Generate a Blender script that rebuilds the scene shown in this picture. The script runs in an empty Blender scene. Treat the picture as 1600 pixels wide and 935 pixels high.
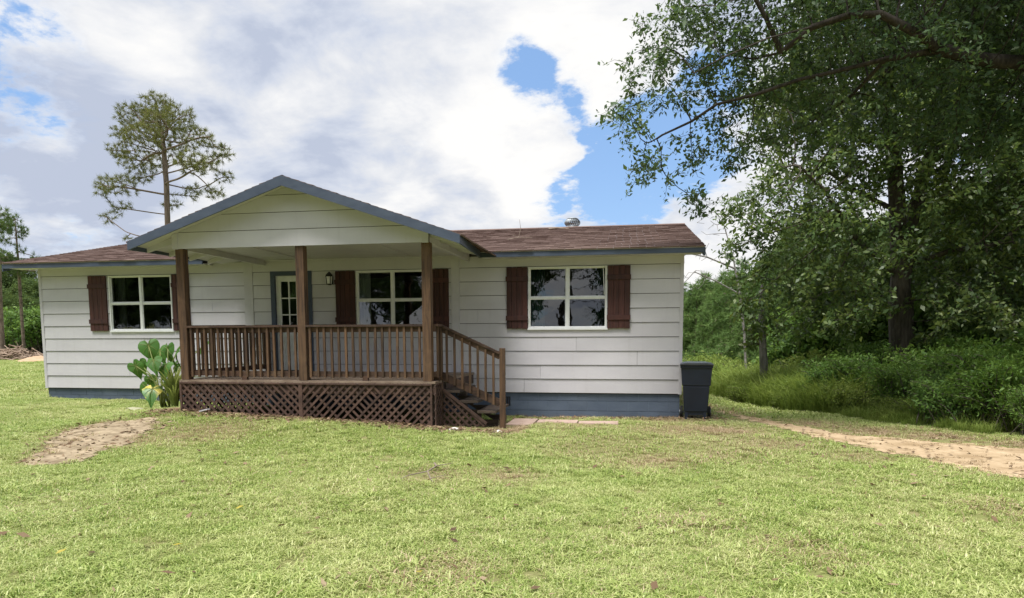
import bpy, math, random
import numpy as np
from mathutils import Matrix, Vector

# ------------------------------------------------------------------ camera, sky, sun, exposure
sc = bpy.context.scene
COL = sc.collection
F_PX, CY, YAW, PITCH, ROLL, CAM_H = 1063.06, 626.69, .1672, .095, -.0038, 1.6

def ray(u, v):
    X, Y, Z = (u - 800) / F_PX, (v - CY) / F_PX, 1.0
    cr, sr = math.cos(ROLL), math.sin(ROLL)
    X, Y = cr * X + sr * Y, -sr * X + cr * Y
    cp, sp = math.cos(PITCH), math.sin(PITCH)
    Y, Z = cp * Y + sp * Z, -sp * Y + cp * Z
    c, s = math.cos(YAW), math.sin(YAW)
    return Vector((c * X - s * Z, s * X + c * Z, -Y))

def aty(u, v, y):
    d = ray(u, v)
    return Vector((0, 0, CAM_H)) + d * (y / d.y)

def atz(u, v, z=0.05):
    d = ray(u, v)
    return Vector((0, 0, CAM_H)) + d * ((z - CAM_H) / d.z)

fw = ray(800, CY).normalized()
rt = (ray(900, CY) - ray(800, CY)).normalized()
up = rt.cross(fw)
cam_data = bpy.data.cameras.new('camera')
cam = bpy.data.objects.new('camera', cam_data)
COL.objects.link(cam)
M4 = Matrix((rt, up, -fw)).transposed().to_4x4()
M4.translation = (0, 0, CAM_H)
cam.matrix_world = M4
cam_data.sensor_fit = 'HORIZONTAL'
cam_data.sensor_width = 36
cam_data.lens = F_PX / 1600 * 36
cam_data.shift_y = (CY - 467.5) / 1600
cam_data.clip_start = .05
cam_data.clip_end = 3000
sc.camera = cam

SUN_EL, SUN_AZ = math.radians(70), math.radians(208)      # azimuth clockwise from +Y: in front of the house, a little left
sun_dir = Vector((math.sin(SUN_AZ) * math.cos(SUN_EL), math.cos(SUN_AZ) * math.cos(SUN_EL), math.sin(SUN_EL)))

def nd(nt, t, **kw):
    n = nt.nodes.new(t)
    for k, v in kw.items():
        if k.startswith('i_'):
            n.inputs[k[2:].replace('_', ' ')].default_value = v
        else:
            setattr(n, k, v)
    return n

def math_n(nt, op, a, b=None, clamp=False):
    n = nt.nodes.new('ShaderNodeMath'); n.operation = op; n.use_clamp = clamp
    for i, x in enumerate((a, b)):
        if x is None: continue
        if isinstance(x, (int, float)): n.inputs[i].default_value = x
        else: nt.links.new(x, n.inputs[i])
    return n.outputs[0]

def vmath(nt, op, a, b=None, scale=None):
    n = nt.nodes.new('ShaderNodeVectorMath'); n.operation = op
    for i, x in enumerate((a, b)):
        if x is None: continue
        if isinstance(x, (tuple, list, Vector)): n.inputs[i].default_value = x
        else: nt.links.new(x, n.inputs[i])
    if scale is not None:
        n.inputs['Scale'].default_value = scale
    return n

def ramp(nt, fac, stops):
    n = nt.nodes.new('ShaderNodeValToRGB')
    el = n.color_ramp.elements
    while len(el) < len(stops): el.new(.5)
    for e, (p, c) in zip(el, stops):
        e.position = p
        e.color = (c, c, c, 1) if isinstance(c, (int, float)) else (*c, 1)
    nt.links.new(fac, n.inputs[0])
    return n.outputs[0]

def mixc(nt, fac, a, b):
    n = nt.nodes.new('ShaderNodeMix'); n.data_type = 'RGBA'
    for idx, x in ((0, fac), (6, a), (7, b)):
        if isinstance(x, (int, float)): n.inputs[idx].default_value = x
        elif isinstance(x, (tuple, list)): n.inputs[idx].default_value = (*x, 1) if len(x) == 3 else x
        else: nt.links.new(x, n.inputs[idx])
    return n.outputs[2]

def noise(nt, vec, scale, detail=4, rough=.55, dist=0.0):
    n = nt.nodes.new('ShaderNodeTexNoise')
    n.inputs['Scale'].default_value = scale
    n.inputs['Detail'].default_value = detail
    n.inputs['Roughness'].default_value = rough
    n.inputs['Distortion'].default_value = dist
    if vec is not None: nt.links.new(vec, n.inputs['Vector'])
    return n.outputs[0]

world = bpy.data.worlds.new('World')
sc.world = world
world.use_nodes = True
wt = world.node_tree
wt.nodes.clear()
SKY_STRENGTH = .1
sky = nd(wt, 'ShaderNodeTexSky', sky_type='NISHITA', sun_disc=False, sun_elevation=SUN_EL, sun_rotation=SUN_AZ)
sky.dust_density = .6
sky.ozone_density = 2.0
tc = nd(wt, 'ShaderNodeTexCoord')
D = vmath(wt, 'NORMALIZE', tc.outputs['Generated']).outputs[0]
sep = nd(wt, 'ShaderNodeSeparateXYZ'); wt.links.new(D, sep.inputs[0])
zz = math_n(wt, 'ADD', math_n(wt, 'MAXIMUM', sep.outputs[2], 0.0), .28)
inv = math_n(wt, 'DIVIDE', 1.0, zz)
pl = nd(wt, 'ShaderNodeVectorMath', operation='SCALE'); wt.links.new(D, pl.inputs[0]); wt.links.new(inv, pl.inputs['Scale'])
pv = pl.outputs[0]
cn = noise(wt, pv, 4.6, 12, .64, .12)
shade_n = noise(wt, vmath(wt, 'ADD', pv, (3.1, 1.7, .4)).outputs[0], 3.4, 10, .58, .2)
big = noise(wt, vmath(wt, 'ADD', pv, (7.3, 2.2, 5.0)).outputs[0], .9, 3, .5)
# cloud cover with openings (directions of the gaps in the cloud) over the whole dome
cover = math_n(wt, 'ADD', math_n(wt, 'MULTIPLY', math_n(wt, 'SUBTRACT', cn, .5), 1.5), math_n(wt, 'ADD', math_n(wt, 'MULTIPLY', math_n(wt, 'SUBTRACT', big, .5), .35), .70))
rag = noise(wt, vmath(wt, 'ADD', pv, (1.3, 4.1, 2.0)).outputs[0], 13.0, 8, .62, .1)
cover = math_n(wt, 'ADD', cover, math_n(wt, 'MULTIPLY', math_n(wt, 'SUBTRACT', rag, .5), .62))
def blob(u, v, deg, amount):
    c = ray(u, v).normalized()
    dt = vmath(wt, 'DOT_PRODUCT', D, c).outputs['Value']
    mr = nd(wt, 'ShaderNodeMapRange', interpolation_type='SMOOTHSTEP')
    mr.inputs['From Min'].default_value = math.cos(math.radians(deg))
    mr.inputs['From Max'].default_value = math.cos(math.radians(deg * .2))
    mr.inputs['To Min'].default_value = 0
    mr.inputs['To Max'].default_value = amount
    wt.links.new(dt, mr.inputs['Value'])
    return mr.outputs[0]
for (u, v, deg, am) in [(945, 240, 7.4, -.33), (1020, 290, 7, -.33), (1080, 190, 7, -.3), (818, 105, 3.2, -.34), (860, 150, 4, -.36), (905, 320, 4.5, -.32), (75, 100, 5.5, -.26), (10, 165, 4, -.2), (30, 350, 5, -.1), (300, 10, 4, -.12),
                        (920, 50, 6, .22), (985, 70, 5, .26), (795, 235, 6, .36), (838, 215, 2.5, .2), (935, 338, 3, .26), (1150, 420, 8, .4), (872, 200, 2.0, .34), (886, 240, 1.6, .26), (893, 290, 1.4, .2), (560, 150, 24, .22), (250, 60, 14, .16), (150, 260, 12, .12)]:
    cover = math_n(wt, 'ADD', cover, blob(u, v, deg, am))
dens = ramp(wt, cover, [(.0, 0.0), (.40, .0), (.46, .22), (.54, .66), (.62, .90), (.78, 1.0)])
edge = ramp(wt, cover, [(.50, 1.0), (.72, 0.0)])
shade_v = math_n(wt, 'ADD', math_n(wt, 'ADD', math_n(wt, 'MULTIPLY', math_n(wt, 'SUBTRACT', shade_n, .5), 1.35), .5), math_n(wt, 'MULTIPLY', edge, .16))
for (u, v, deg, am) in [(575, 230, 6, -.13), (80, 270, 10, -.15), (160, 330, 7, -.08), (380, 80, 3.5, -.13), (30, 50, 8, -.08), (230, 290, 8, -.05), (900, 60, 12, .12), (800, 220, 8, .14), (90, 215, 3, .10), (1140, 400, 7, .12), (650, 60, 16, .05)]:
    shade_v = math_n(wt, 'ADD', shade_v, blob(u, v, deg, am))
K = 1 / SKY_STRENGTH
def ck(r, g, b): return (r * K, g * K, b * K)
cl = ramp(wt, shade_v, [(.28, (.54, .60, .74)), (.40, (.68, .73, .84)), (.50, (.80, .825, .88)), (.62, (.94, .945, .96)), (.75, (1.04, 1.03, 1.01))])
clk = nd(wt, 'ShaderNodeVectorMath', operation='SCALE', i_Scale=K * .64); wt.links.new(cl, clk.inputs[0])
skyb = mixc(wt, .5, sky.outputs[0], ck(.22, .39, .70))
wmix = mixc(wt, dens, skyb, clk.outputs[0])
bg = nd(wt, 'ShaderNodeBackground', i_Strength=SKY_STRENGTH)
wt.links.new(wmix, bg.inputs[0])
wo = nd(wt, 'ShaderNodeOutputWorld'); wt.links.new(bg.outputs[0], wo.inputs[0])

sun_l = bpy.data.lights.new('sun', 'SUN')
sun_l.energy = 4.0
sun_l.angle = math.radians(26)
sun_l.color = (1, .965, .92)
sun = bpy.data.objects.new('sun', sun_l)
COL.objects.link(sun)
sun.rotation_euler = sun_dir.to_track_quat('Z', 'Y').to_euler()
sun.location = (0, 0, 30)

vs = sc.view_settings
vs.view_transform = 'Standard'; vs.look = 'None'; vs.gamma = 1; vs.use_curve_mapping = False
vs.exposure = .62
sc.cycles.max_bounces = 6
sc.cycles.transparent_max_bounces = 8
sc.cycles.use_denoising = True

# ------------------------------------------------------------------ helpers
rng = np.random.default_rng(11)
random.seed(5)

def tag(o, label=None, cat=None, group=None, kind=None):
    if label: o['label'] = label
    if cat: o['category'] = cat
    if group: o['group'] = group
    if kind: o['kind'] = kind
    return o

def empty(name, loc=(0, 0, 0), parent=None):
    o = bpy.data.objects.new(name, None)
    o.empty_display_size = .2
    COL.objects.link(o); o.location = loc; o.parent = parent
    return o

def link(name, me, parent=None, loc=None):
    o = bpy.data.objects.new(name, me)
    COL.objects.link(o); o.parent = parent
    if loc is not None: o.location = loc
    return o

def np_mesh(name, V, Fq, mat=None, smooth=False):
    """V (n,3), Fq (m,k) faces of one size"""
    V = np.asarray(V, np.float32); Fq = np.asarray(Fq, np.int32)
    me = bpy.data.meshes.new(name)
    m, k = Fq.shape
    me.vertices.add(len(V)); me.vertices.foreach_set('co', V.ravel())
    me.loops.add(m * k); me.loops.foreach_set('vertex_index', Fq.ravel())
    me.polygons.add(m); me.polygons.foreach_set('loop_start', np.arange(0, m * k, k, dtype=np.int32))
    if smooth: me.polygons.foreach_set('use_smooth', np.ones(m, bool))
    me.update(calc_edges=True)
    if mat: me.materials.append(mat)
    return me

class MB:
    """collects shapes of ONE part"""
    def __init__(s): s.v = []; s.f = []
    def add(s, vs, fs):
        n = len(s.v); s.v += [tuple(v) for v in vs]; s.f += [tuple(i + n for i in f) for f in fs]
        return s
    def box(s, a, b):
        x0, y0, z0 = a; x1, y1, z1 = b
        return s.add([(x0,y0,z0),(x1,y0,z0),(x1,y1,z0),(x0,y1,z0),(x0,y0,z1),(x1,y0,z1),(x1,y1,z1),(x0,y1,z1)],
                     [(3,2,1,0),(4,5,6,7),(0,1,5,4),(1,2,6,5),(2,3,7,6),(3,0,4,7)])
    def bar(s, p, q, w, h, upv=(0, 0, 1)):
        p, q = Vector(p), Vector(q); d = (q - p).normalized()
        sd = d.cross(Vector(upv)).normalized(); u = sd.cross(d)
        vs = []
        for e in (p, q):
            for a, b in ((-1,-1),(1,-1),(1,1),(-1,1)): vs.append(e + sd * a * w / 2 + u * b * h / 2)
        return s.add(vs, [(3,2,1,0),(4,5,6,7),(0,1,5,4),(1,2,6,5),(2,3,7,6),(3,0,4,7)])
    def prism(s, poly, axis, a, b):
        """poly: 2D outline; axis 'y': (x,z) extruded from y=a to y=b; 'x': (y,z); 'z': (x,y)"""
        n = len(poly)
        def P(p, t): return {'y': (p[0], t, p[1]), 'x': (t, p[0], p[1]), 'z': (p[0], p[1], t)}[axis]
        vs = [P(p, a) for p in poly] + [P(p, b) for p in poly]
        fs = [tuple(range(n))[::-1], tuple(range(n, 2 * n))] + [(i, (i + 1) % n, n + (i + 1) % n, n + i) for i in range(n)]
        return s.add(vs, fs)
    def tube(s, pts, radii, n=8, cap=True):
        pts = [Vector(p) for p in pts]; base = len(s.v)
        for i, p in enumerate(pts):
            d = (pts[min(i + 1, len(pts) - 1)] - pts[max(i - 1, 0)]).normalized()
            a = d.orthogonal().normalized() if abs(d.z) > .95 else d.cross(Vector((0, 0, 1))).normalized()
            b = d.cross(a)
            r = radii[i] if isinstance(radii, (list, tuple)) else radii
            for k in range(n):
                t = 2 * math.pi * k / n
                s.v.append(tuple(p + a * math.cos(t) * r + b * math.sin(t) * r))
        for i in range(len(pts) - 1):
            for k in range(n):
                s.f.append((base + i*n + k, base + i*n + (k+1) % n, base + (i+1)*n + (k+1) % n, base + (i+1)*n + k))
        if cap:
            s.f.append(tuple(base + k for k in range(n))[::-1]); s.f.append(tuple(base + (len(pts)-1)*n + k for k in range(n)))
        return s
    def mesh(s, name, mat, smooth=False):
        me = bpy.data.meshes.new(name); me.from_pydata(s.v, [], s.f)
        import bmesh
        bm = bmesh.new(); bm.from_mesh(me); bmesh.ops.recalc_face_normals(bm, faces=bm.faces); bm.to_mesh(me); bm.free()
        me.materials.append(mat)
        if smooth:
            for p in me.polygons: p.use_smooth = True
        return me
    def build(s, name, mat, parent=None, smooth=False, bevel=0):
        o = link(name, s.mesh(name, mat, smooth), parent)
        if bevel:
            md = o.modifiers.new('bevel', 'BEVEL'); md.width = bevel; md.segments = 2; md.limit_method = 'ANGLE'
        return o

def box(name, a, b, mat, parent=None, bevel=0): return MB().box(a, b).build(name, mat, parent, bevel=bevel)

# ------------------------------------------------------------------ materials
def new_mat(name):
    m = bpy.data.materials.new(name); m.use_nodes = True
    nt = m.node_tree; b = nt.nodes['Principled BSDF']
    return m, nt, b

def pos(nt, sx=1, sy=1, sz=1, coord='world'):
    g = nt.nodes.new('ShaderNodeNewGeometry').outputs['Position'] if coord == 'world' else nt.nodes.new('ShaderNodeTexCoord').outputs['Object']
    return vmath(nt, 'MULTIPLY', g, (sx, sy, sz)).outputs[0]

def bump(nt, b, h, strength=.3, dist=.01):
    n = nd(nt, 'ShaderNodeBump', i_Strength=strength, i_Distance=dist)
    nt.links.new(h, n.inputs['Height']); nt.links.new(n.outputs[0], b.inputs['Normal'])

def simple(name, c1, c2, scale=3, stretch=(1, 1, 1), rough=.6, bmp=0, bdist=.005, detail=5, rnd=.0, lo=.3, hi=.7, spec=.4, coord='world'):
    m, nt, b = new_mat(name)
    n = noise(nt, pos(nt, *stretch, coord=coord), scale, detail, .6)
    c = ramp(nt, n, [(lo, c1), (hi, c2)])
    if rnd:
        oi = nt.nodes.new('ShaderNodeObjectInfo').outputs['Random']
        k = math_n(nt, 'ADD', math_n(nt, 'MULTIPLY', oi, 2 * rnd), 1 - rnd)
        sm = nd(nt, 'ShaderNodeVectorMath', operation='SCALE'); nt.links.new(c, sm.inputs[0]); nt.links.new(k, sm.inputs['Scale']); c = sm.outputs[0]
    nt.links.new(c, b.inputs['Base Color'])
    b.inputs['Roughness'].default_value = rough
    b.inputs['Specular IOR Level'].default_value = spec
    if bmp: bump(nt, b, n, bmp, bdist)
    return m

def siding_mat():
    m, nt, b = new_mat('siding_paint')
    big = noise(nt, pos(nt, .6, 1, 1.3), 1.6, 5, .6)
    fine = noise(nt, pos(nt, 6, 6, 40), 3, 4, .6)
    streak = noise(nt, pos(nt, 9, 9, .7), 1.2, 4, .6)
    c = ramp(nt, big, [(.3, (.515, .50, .535)), (.7, (.585, .57, .605))])
    c = mixc(nt, ramp(nt, streak, [(.55, 0.0), (.85, .35)]), c, (.43, .41, .42))
    oi = nt.nodes.new('ShaderNodeObjectInfo').outputs['Random']
    k = math_n(nt, 'ADD', math_n(nt, 'MULTIPLY', oi, .07), .965)
    sm = nd(nt, 'ShaderNodeVectorMath', operation='SCALE'); nt.links.new(c, sm.inputs[0]); nt.links.new(k, sm.inputs['Scale'])
    nt.links.new(sm.outputs[0], b.inputs['Base Color'])
    b.inputs['Roughness'].default_value = .55
    bump(nt, b, fine, .25, .003)
    return m

def wood_mat(name, dark, light, worn, stretch, scale=2.2, wornness=.5):
    m, nt, b = new_mat(name)
    grain = noise(nt, pos(nt, *stretch), scale, 7, .65, .4)
    blot = noise(nt, pos(nt, 1, 1, 1), 2.3, 5, .6)
    c = ramp(nt, grain, [(.33, dark), (.58, light)])
    c = mixc(nt, ramp(nt, blot, [(wornness, 0.0), (wornness + .25, .75)]), c, worn)
    oi = nt.nodes.new('ShaderNodeObjectInfo').outputs['Random']
    k = math_n(nt, 'ADD', math_n(nt, 'MULTIPLY', oi, .5), .75)
    sm = nd(nt, 'ShaderNodeVectorMath', operation='SCALE'); nt.links.new(c, sm.inputs[0]); nt.links.new(k, sm.inputs['Scale'])
    nt.links.new(sm.outputs[0], b.inputs['Base Color'])
    b.inputs['Roughness'].default_value = .72
    bump(nt, b, grain, .5, .004)
    return m

def shingle_mat():
    m, nt, b = new_mat('shingle')
    g = nt.nodes.new('ShaderNodeNewGeometry')
    rp = g.outputs['Random Per Island']
    gr = noise(nt, pos(nt), 90, 2, .6)
    bl = noise(nt, pos(nt, .7, 1.2, 1), 1.1, 6, .65)
    c = ramp(nt, rp, [(0, (.125, .083, .072)), (.5, (.16, .11, .096)), (1, (.20, .143, .125))])
    c = mixc(nt, ramp(nt, bl, [(.45, 0.0), (.75, .4)]), c, (.24, .18, .15))
    c = mixc(nt, ramp(nt, gr, [(.45, 0.0), (.65, .5)]), c, (.09, .055, .045))
    nt.links.new(c, b.inputs['Base Color']); b.inputs['Roughness'].default_value = .93
    b.inputs['Specular IOR Level'].default_value = .15
    bump(nt, b, gr, .5, .004)
    return m

def block_mat():
    m, nt, b = new_mat('painted_block')
    n = noise(nt, pos(nt), 60, 4, .6); bl = noise(nt, pos(nt, 1, 1, 2), 2.0, 6, .6)
    c = ramp(nt, bl, [(.3, (.072, .098, .145)), (.7, (.105, .135, .188))])
    oi = nt.nodes.new('ShaderNodeObjectInfo').outputs['Random']
    k = math_n(nt, 'ADD', math_n(nt, 'MULTIPLY', oi, .14), .93)
    sm = nd(nt, 'ShaderNodeVectorMath', operation='SCALE'); nt.links.new(c, sm.inputs[0]); nt.links.new(k, sm.inputs['Scale'])
    z = nd(nt, 'ShaderNodeSeparateXYZ'); nt.links.new(pos(nt), z.inputs[0])
    splash = math_n(nt, 'ADD', z.outputs[2], math_n(nt, 'MULTIPLY', noise(nt, pos(nt), 5, 5, .7), .25))
    c2 = mixc(nt, ramp(nt, splash, [(.02, .7), (.14, 0.0)]), sm.outputs[0], (.22, .15, .10))
    nt.links.new(c2, b.inputs['Base Color']); b.inputs['Roughness'].default_value = .75
    bump(nt, b, n, .5, .004)
    return m

def glass_mat():
    m = bpy.data.materials.new('window_glass'); m.use_nodes = True
    nt = m.node_tree; nt.nodes.clear()
    out = nd(nt, 'ShaderNodeOutputMaterial')
    tr = nd(nt, 'ShaderNodeBsdfTransparent'); tr.inputs[0].default_value = (.55, .62, .62, 1)
    gl = nd(nt, 'ShaderNodeBsdfGlossy', i_Roughness=.015)
    fr = nd(nt, 'ShaderNodeFresnel', i_IOR=2.15)
    n = noise(nt, pos(nt), 3.0, 2, .5)
    bp = nd(nt, 'ShaderNodeBump', i_Strength=.12, i_Distance=.012); nt.links.new(n, bp.inputs['Height'])
    nt.links.new(bp.outputs[0], gl.inputs['Normal'])
    mx = nd(nt, 'ShaderNodeMixShader')
    nt.links.new(fr.outputs[0], mx.inputs[0]); nt.links.new(tr.outputs[0], mx.inputs[1]); nt.links.new(gl.outputs[0], mx.inputs[2])
    nt.links.new(mx.outputs[0], out.inputs[0])
    return m

def leaf_mat(name, stops, trans=.35, tcol=None, rough=.5, spec=.35):
    m, nt, b = new_mat(name)
    rp = nt.nodes.new('ShaderNodeNewGeometry').outputs['Random Per Island']
    cl = noise(nt, pos(nt), .9, 3, .6)
    f = math_n(nt, 'ADD', math_n(nt, 'MULTIPLY', rp, .55), math_n(nt, 'MULTIPLY', math_n(nt, 'SUBTRACT', cl, .25), .9))
    c = ramp(nt, f, stops)
    nt.links.new(c, b.inputs['Base Color']); b.inputs['Roughness'].default_value = rough
    b.inputs['Specular IOR Level'].default_value = spec
    t = nd(nt, 'ShaderNodeBsdfTranslucent')
    tm = mixc(nt, .5, c, tcol or (.12, .16, .02))
    nt.links.new(tm, t.inputs[0])
    mx = nd(nt, 'ShaderNodeMixShader', i_Fac=trans)
    nt.links.new(b.outputs[0], mx.inputs[1]); nt.links.new(t.outputs[0], mx.inputs[2])
    nt.links.new(mx.outputs[0], nt.nodes['Material Output'].inputs[0])
    return m

def bark_mat(name, c1, c2, sc_=6):
    m, nt, b = new_mat(name)
    n = noise(nt, pos(nt, 3, 3, .5), sc_, 6, .65, .3)
    bl = noise(nt, pos(nt), 1.3, 4, .6)
    c = ramp(nt, n, [(.32, c1), (.68, c2)])
    c = mixc(nt, ramp(nt, bl, [(.5, 0.0), (.75, .4)]), c, tuple(x * 1.5 for x in c2))
    nt.links.new(c, b.inputs['Base Color']); b.inputs['Roughness'].default_value = .9
    b.inputs['Specular IOR Level'].default_value = .2
    bump(nt, b, n, .9, .03)
    return m

M = {}
M['siding'] = siding_mat()
M['trim_white'] = simple('white_trim', (.495, .48, .515), (.565, .55, .585), 4, rough=.5, bmp=.1)
M['vinyl'] = simple('window_frame_white', (.70, .71, .71), (.80, .81, .81), 8, rough=.35)
M['blue'] = simple('slate_blue_paint', (.05, .066, .10), (.075, .096, .138), 3, (1, 1, 3), rough=.5, bmp=.12)
M['bluedoor'] = simple('navy_frame_paint', (.045, .06, .10), (.06, .08, .13), 4, rough=.45)
M['block'] = block_mat()
M['mortar'] = simple('painted_mortar', (.13, .165, .22), (.17, .205, .26), 8, rough=.9)
M['wood_v'] = wood_mat('stained_wood_upright', (.028, .014, .009), (.115, .062, .032), (.185, .11, .058), (9, 9, .7), 2.2, .54)
M['wood_h'] = wood_mat('stained_wood_level', (.028, .014, .010), (.09, .047, .029), (.19, .135, .09), (.7, 9, 9), 2.2, .55)
M['wood_deck'] = wood_mat('weathered_deck_wood', (.10, .065, .045), (.23, .165, .12), (.34, .27, .21), (.7, 9, 9), 2.2, .45)
M['lattice'] = wood_mat('lattice_wood', (.040, .021, .016), (.092, .051, .038), (.14, .092, .07), (3, 3, 3), 2.5, .58)
M['dark_wood'] = wood_mat('old_step_wood', (.03, .021, .016), (.075, .052, .038), (.13, .10, .075), (.7, 9, 9), 2.2, .55)
M['shutter'] = wood_mat('maroon_shutter_wood', (.026, .008, .0065), (.062, .019, .014), (.075, .026, .018), (10, 10, .6), 2.0, .6)
M['shingle'] = shingle_mat()
M['curtain'] = simple('pale_curtain', (.5, .49, .46), (.62, .6, .57), 5, rough=.9)
M['teal_curtain'] = simple('teal_curtain', (.06, .12, .13), (.09, .17, .18), 5, rough=.9)
M['felt'] = simple('wall_felt', (.045, .042, .04), (.07, .066, .062), 4, rough=.95)
M['glass'] = glass_mat()
M['metal'] = simple('galvanised_metal', (.26, .29, .31), (.38, .41, .43), 9, rough=.55)
M['metal'].node_tree.nodes['Principled BSDF'].inputs['Metallic'].default_value = .45
M['black'] = simple('black_paint', (.012, .012, .013), (.022, .022, .024), 10, rough=.4)
M['dark'] = simple('dark_void', (.010, .010, .010), (.016, .015, .014), 4, rough=.9)
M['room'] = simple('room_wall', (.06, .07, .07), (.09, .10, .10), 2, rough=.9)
M['bin'] = simple('navy_plastic', (.006, .010, .024), (.009, .015, .034), 5, rough=.42, bmp=.05, spec=.5)
M['bin_lid'] = simple('bin_lid_plastic', (.03, .034, .045), (.05, .056, .07), 5, rough=.22, spec=.7)
M['rubber'] = simple('black_rubber', (.01, .01, .01), (.018, .018, .018), 8, rough=.8)
M['oak_leaf'] = leaf_mat('oak_leaf', [(.1, (.060, .118, .042)), (.45, (.110, .185, .052)), (.75, (.19, .26, .058)), (1, (.31, .35, .075))], .48, (.13, .16, .02), .42, .5)
M['oak_leaf_near'] = leaf_mat('oak_leaf_glossy', [(.1, (.050, .100, .048)), (.5, (.090, .160, .062)), (.85, (.145, .215, .072)), (1, (.23, .28, .085))], .42, (.12, .17, .02), .45, .4)
M['bush_leaf'] = leaf_mat('shrub_leaf', [(.1, (.065, .15, .032)), (.5, (.135, .25, .05)), (1, (.24, .35, .075))], .45, (.13, .19, .02), .55, .3)
M['weed_leaf'] = leaf_mat('weed_leaf', [(.1, (.14, .23, .045)), (.5, (.25, .34, .075)), (1, (.40, .44, .13))], .45, (.22, .27, .04), .6, .2)
M['young_pine'] = leaf_mat('young_pine_needle', [(.1, (.08, .16, .05)), (.5, (.15, .25, .075)), (1, (.23, .32, .10))], .4, (.13, .19, .04), .6, .2)
M['needle'] = leaf_mat('pine_needle', [(.1, (.09, .115, .045)), (.5, (.165, .185, .06)), (1, (.27, .26, .075))], .4, (.20, .21, .04), .55, .2)
M['far_leaf'] = leaf_mat('distant_leaf', [(.1, (.065, .12, .045)), (.5, (.115, .185, .06)), (1, (.20, .27, .08))], .42, (.12, .15, .03), .6, .2)
M['ear_leaf'] = leaf_mat('elephant_ear_leaf', [(.1, (.035, .115, .022)), (.6, (.07, .185, .032)), (1, (.14, .28, .05))], .4, (.2, .34, .03), .55, .35)
M['turning_leaf'] = simple('turning_leaf', (.06, .16, .03), (.50, .42, .08), 5, rough=.45, coord='object', lo=.44, hi=.56)
M['yellow_leaf'] = leaf_mat('yellowing_leaf', [(.1, (.30, .30, .05)), (.6, (.5, .42, .07)), (1, (.6, .5, .12))], .35, (.5, .4, .05), .5, .3)
M['pale_leaf'] = leaf_mat('dry_pale_leaf', [(.1, (.42, .42, .27)), (1, (.55, .53, .36))], .25, (.4, .38, .2), .6, .2)
M['strap_leaf'] = leaf_mat('strap_leaf', [(.1, (.15, .22, .05)), (.6, (.25, .30, .09)), (1, (.42, .40, .18))], .35, (.3, .34, .08), .5, .3)
M['bark'] = bark_mat('oak_bark', (.045, .038, .031), (.155, .135, .11))
M['bark_dark'] = bark_mat('dark_oak_bark', (.018, .015, .013), (.065, .055, .046))
M['pine_bark'] = bark_mat('pine_bark', (.09, .068, .052), (.24, .19, .15), 4)
M['grey_bark'] = bark_mat('dead_grey_bark', (.13, .12, .11), (.36, .34, .32), 5)
M['sand'] = simple('sandy_dirt', (.30, .215, .125), (.50, .385, .25), 2.3, (1, 1, 1), rough=.95, bmp=.6, bdist=.03, detail=9, spec=.1, lo=.34, hi=.66)
M['bare'] = simple('bare_dirt', (.175, .135, .085), (.39, .315, .215), 5, rough=.95, bmp=.7, bdist=.03, detail=9, spec=.1, lo=.34, hi=.66)
M['slab'] = simple('pink_concrete', (.34, .235, .19), (.46, .35, .29), 6, rough=.9, bmp=.3)
M['stone'] = simple('pale_stone', (.5, .48, .45), (.68, .66, .63), 9, rough=.9, bmp=.4)
M['stick'] = simple('dry_stick', (.16, .12, .09), (.34, .28, .23), 12, rough=.9)
M['brush'] = simple('dead_brush', (.20, .14, .10), (.38, .29, .22), 2, rough=.95)
M['clay'] = simple('orange_clay', (.38, .25, .15), (.48, .34, .22), 3, rough=.95, bmp=.5)
M['lamp_glass'] = simple('frosted_lamp_glass', (.62, .63, .62), (.72, .72, .7), 5, rough=.2)

def ground_mat():
    m, nt, b = new_mat('ground_soil_and_thatch')
    p = pos(nt)
    a = noise(nt, p, .35, 6, .6); f_ = noise(nt, p, 14, 6, .65); mid = noise(nt, p, 2.2, 6, .6)
    c = ramp(nt, a, [(.35, (.15, .18, .055)), (.65, (.22, .24, .085))])
    c = mixc(nt, ramp(nt, mid, [(.45, 0.0), (.7, .8)]), c, (.28, .23, .13))
    c = mixc(nt, ramp(nt, f_, [(.4, 0.0), (.65, .6)]), c, (.12, .12, .05))
    nt.links.new(c, b.inputs['Base Color']); b.inputs['Roughness'].default_value = 1
    b.inputs['Specular IOR Level'].default_value = .05
    bump(nt, b, f_, .8, .03)
    return m
M['ground'] = ground_mat()
M['litter'] = leaf_mat('dead_leaf', [(.1, (.07, .045, .03)), (.5, (.19, .125, .075)), (1, (.42, .33, .22))], .15, (.3, .2, .1), .8, .15)

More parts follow.
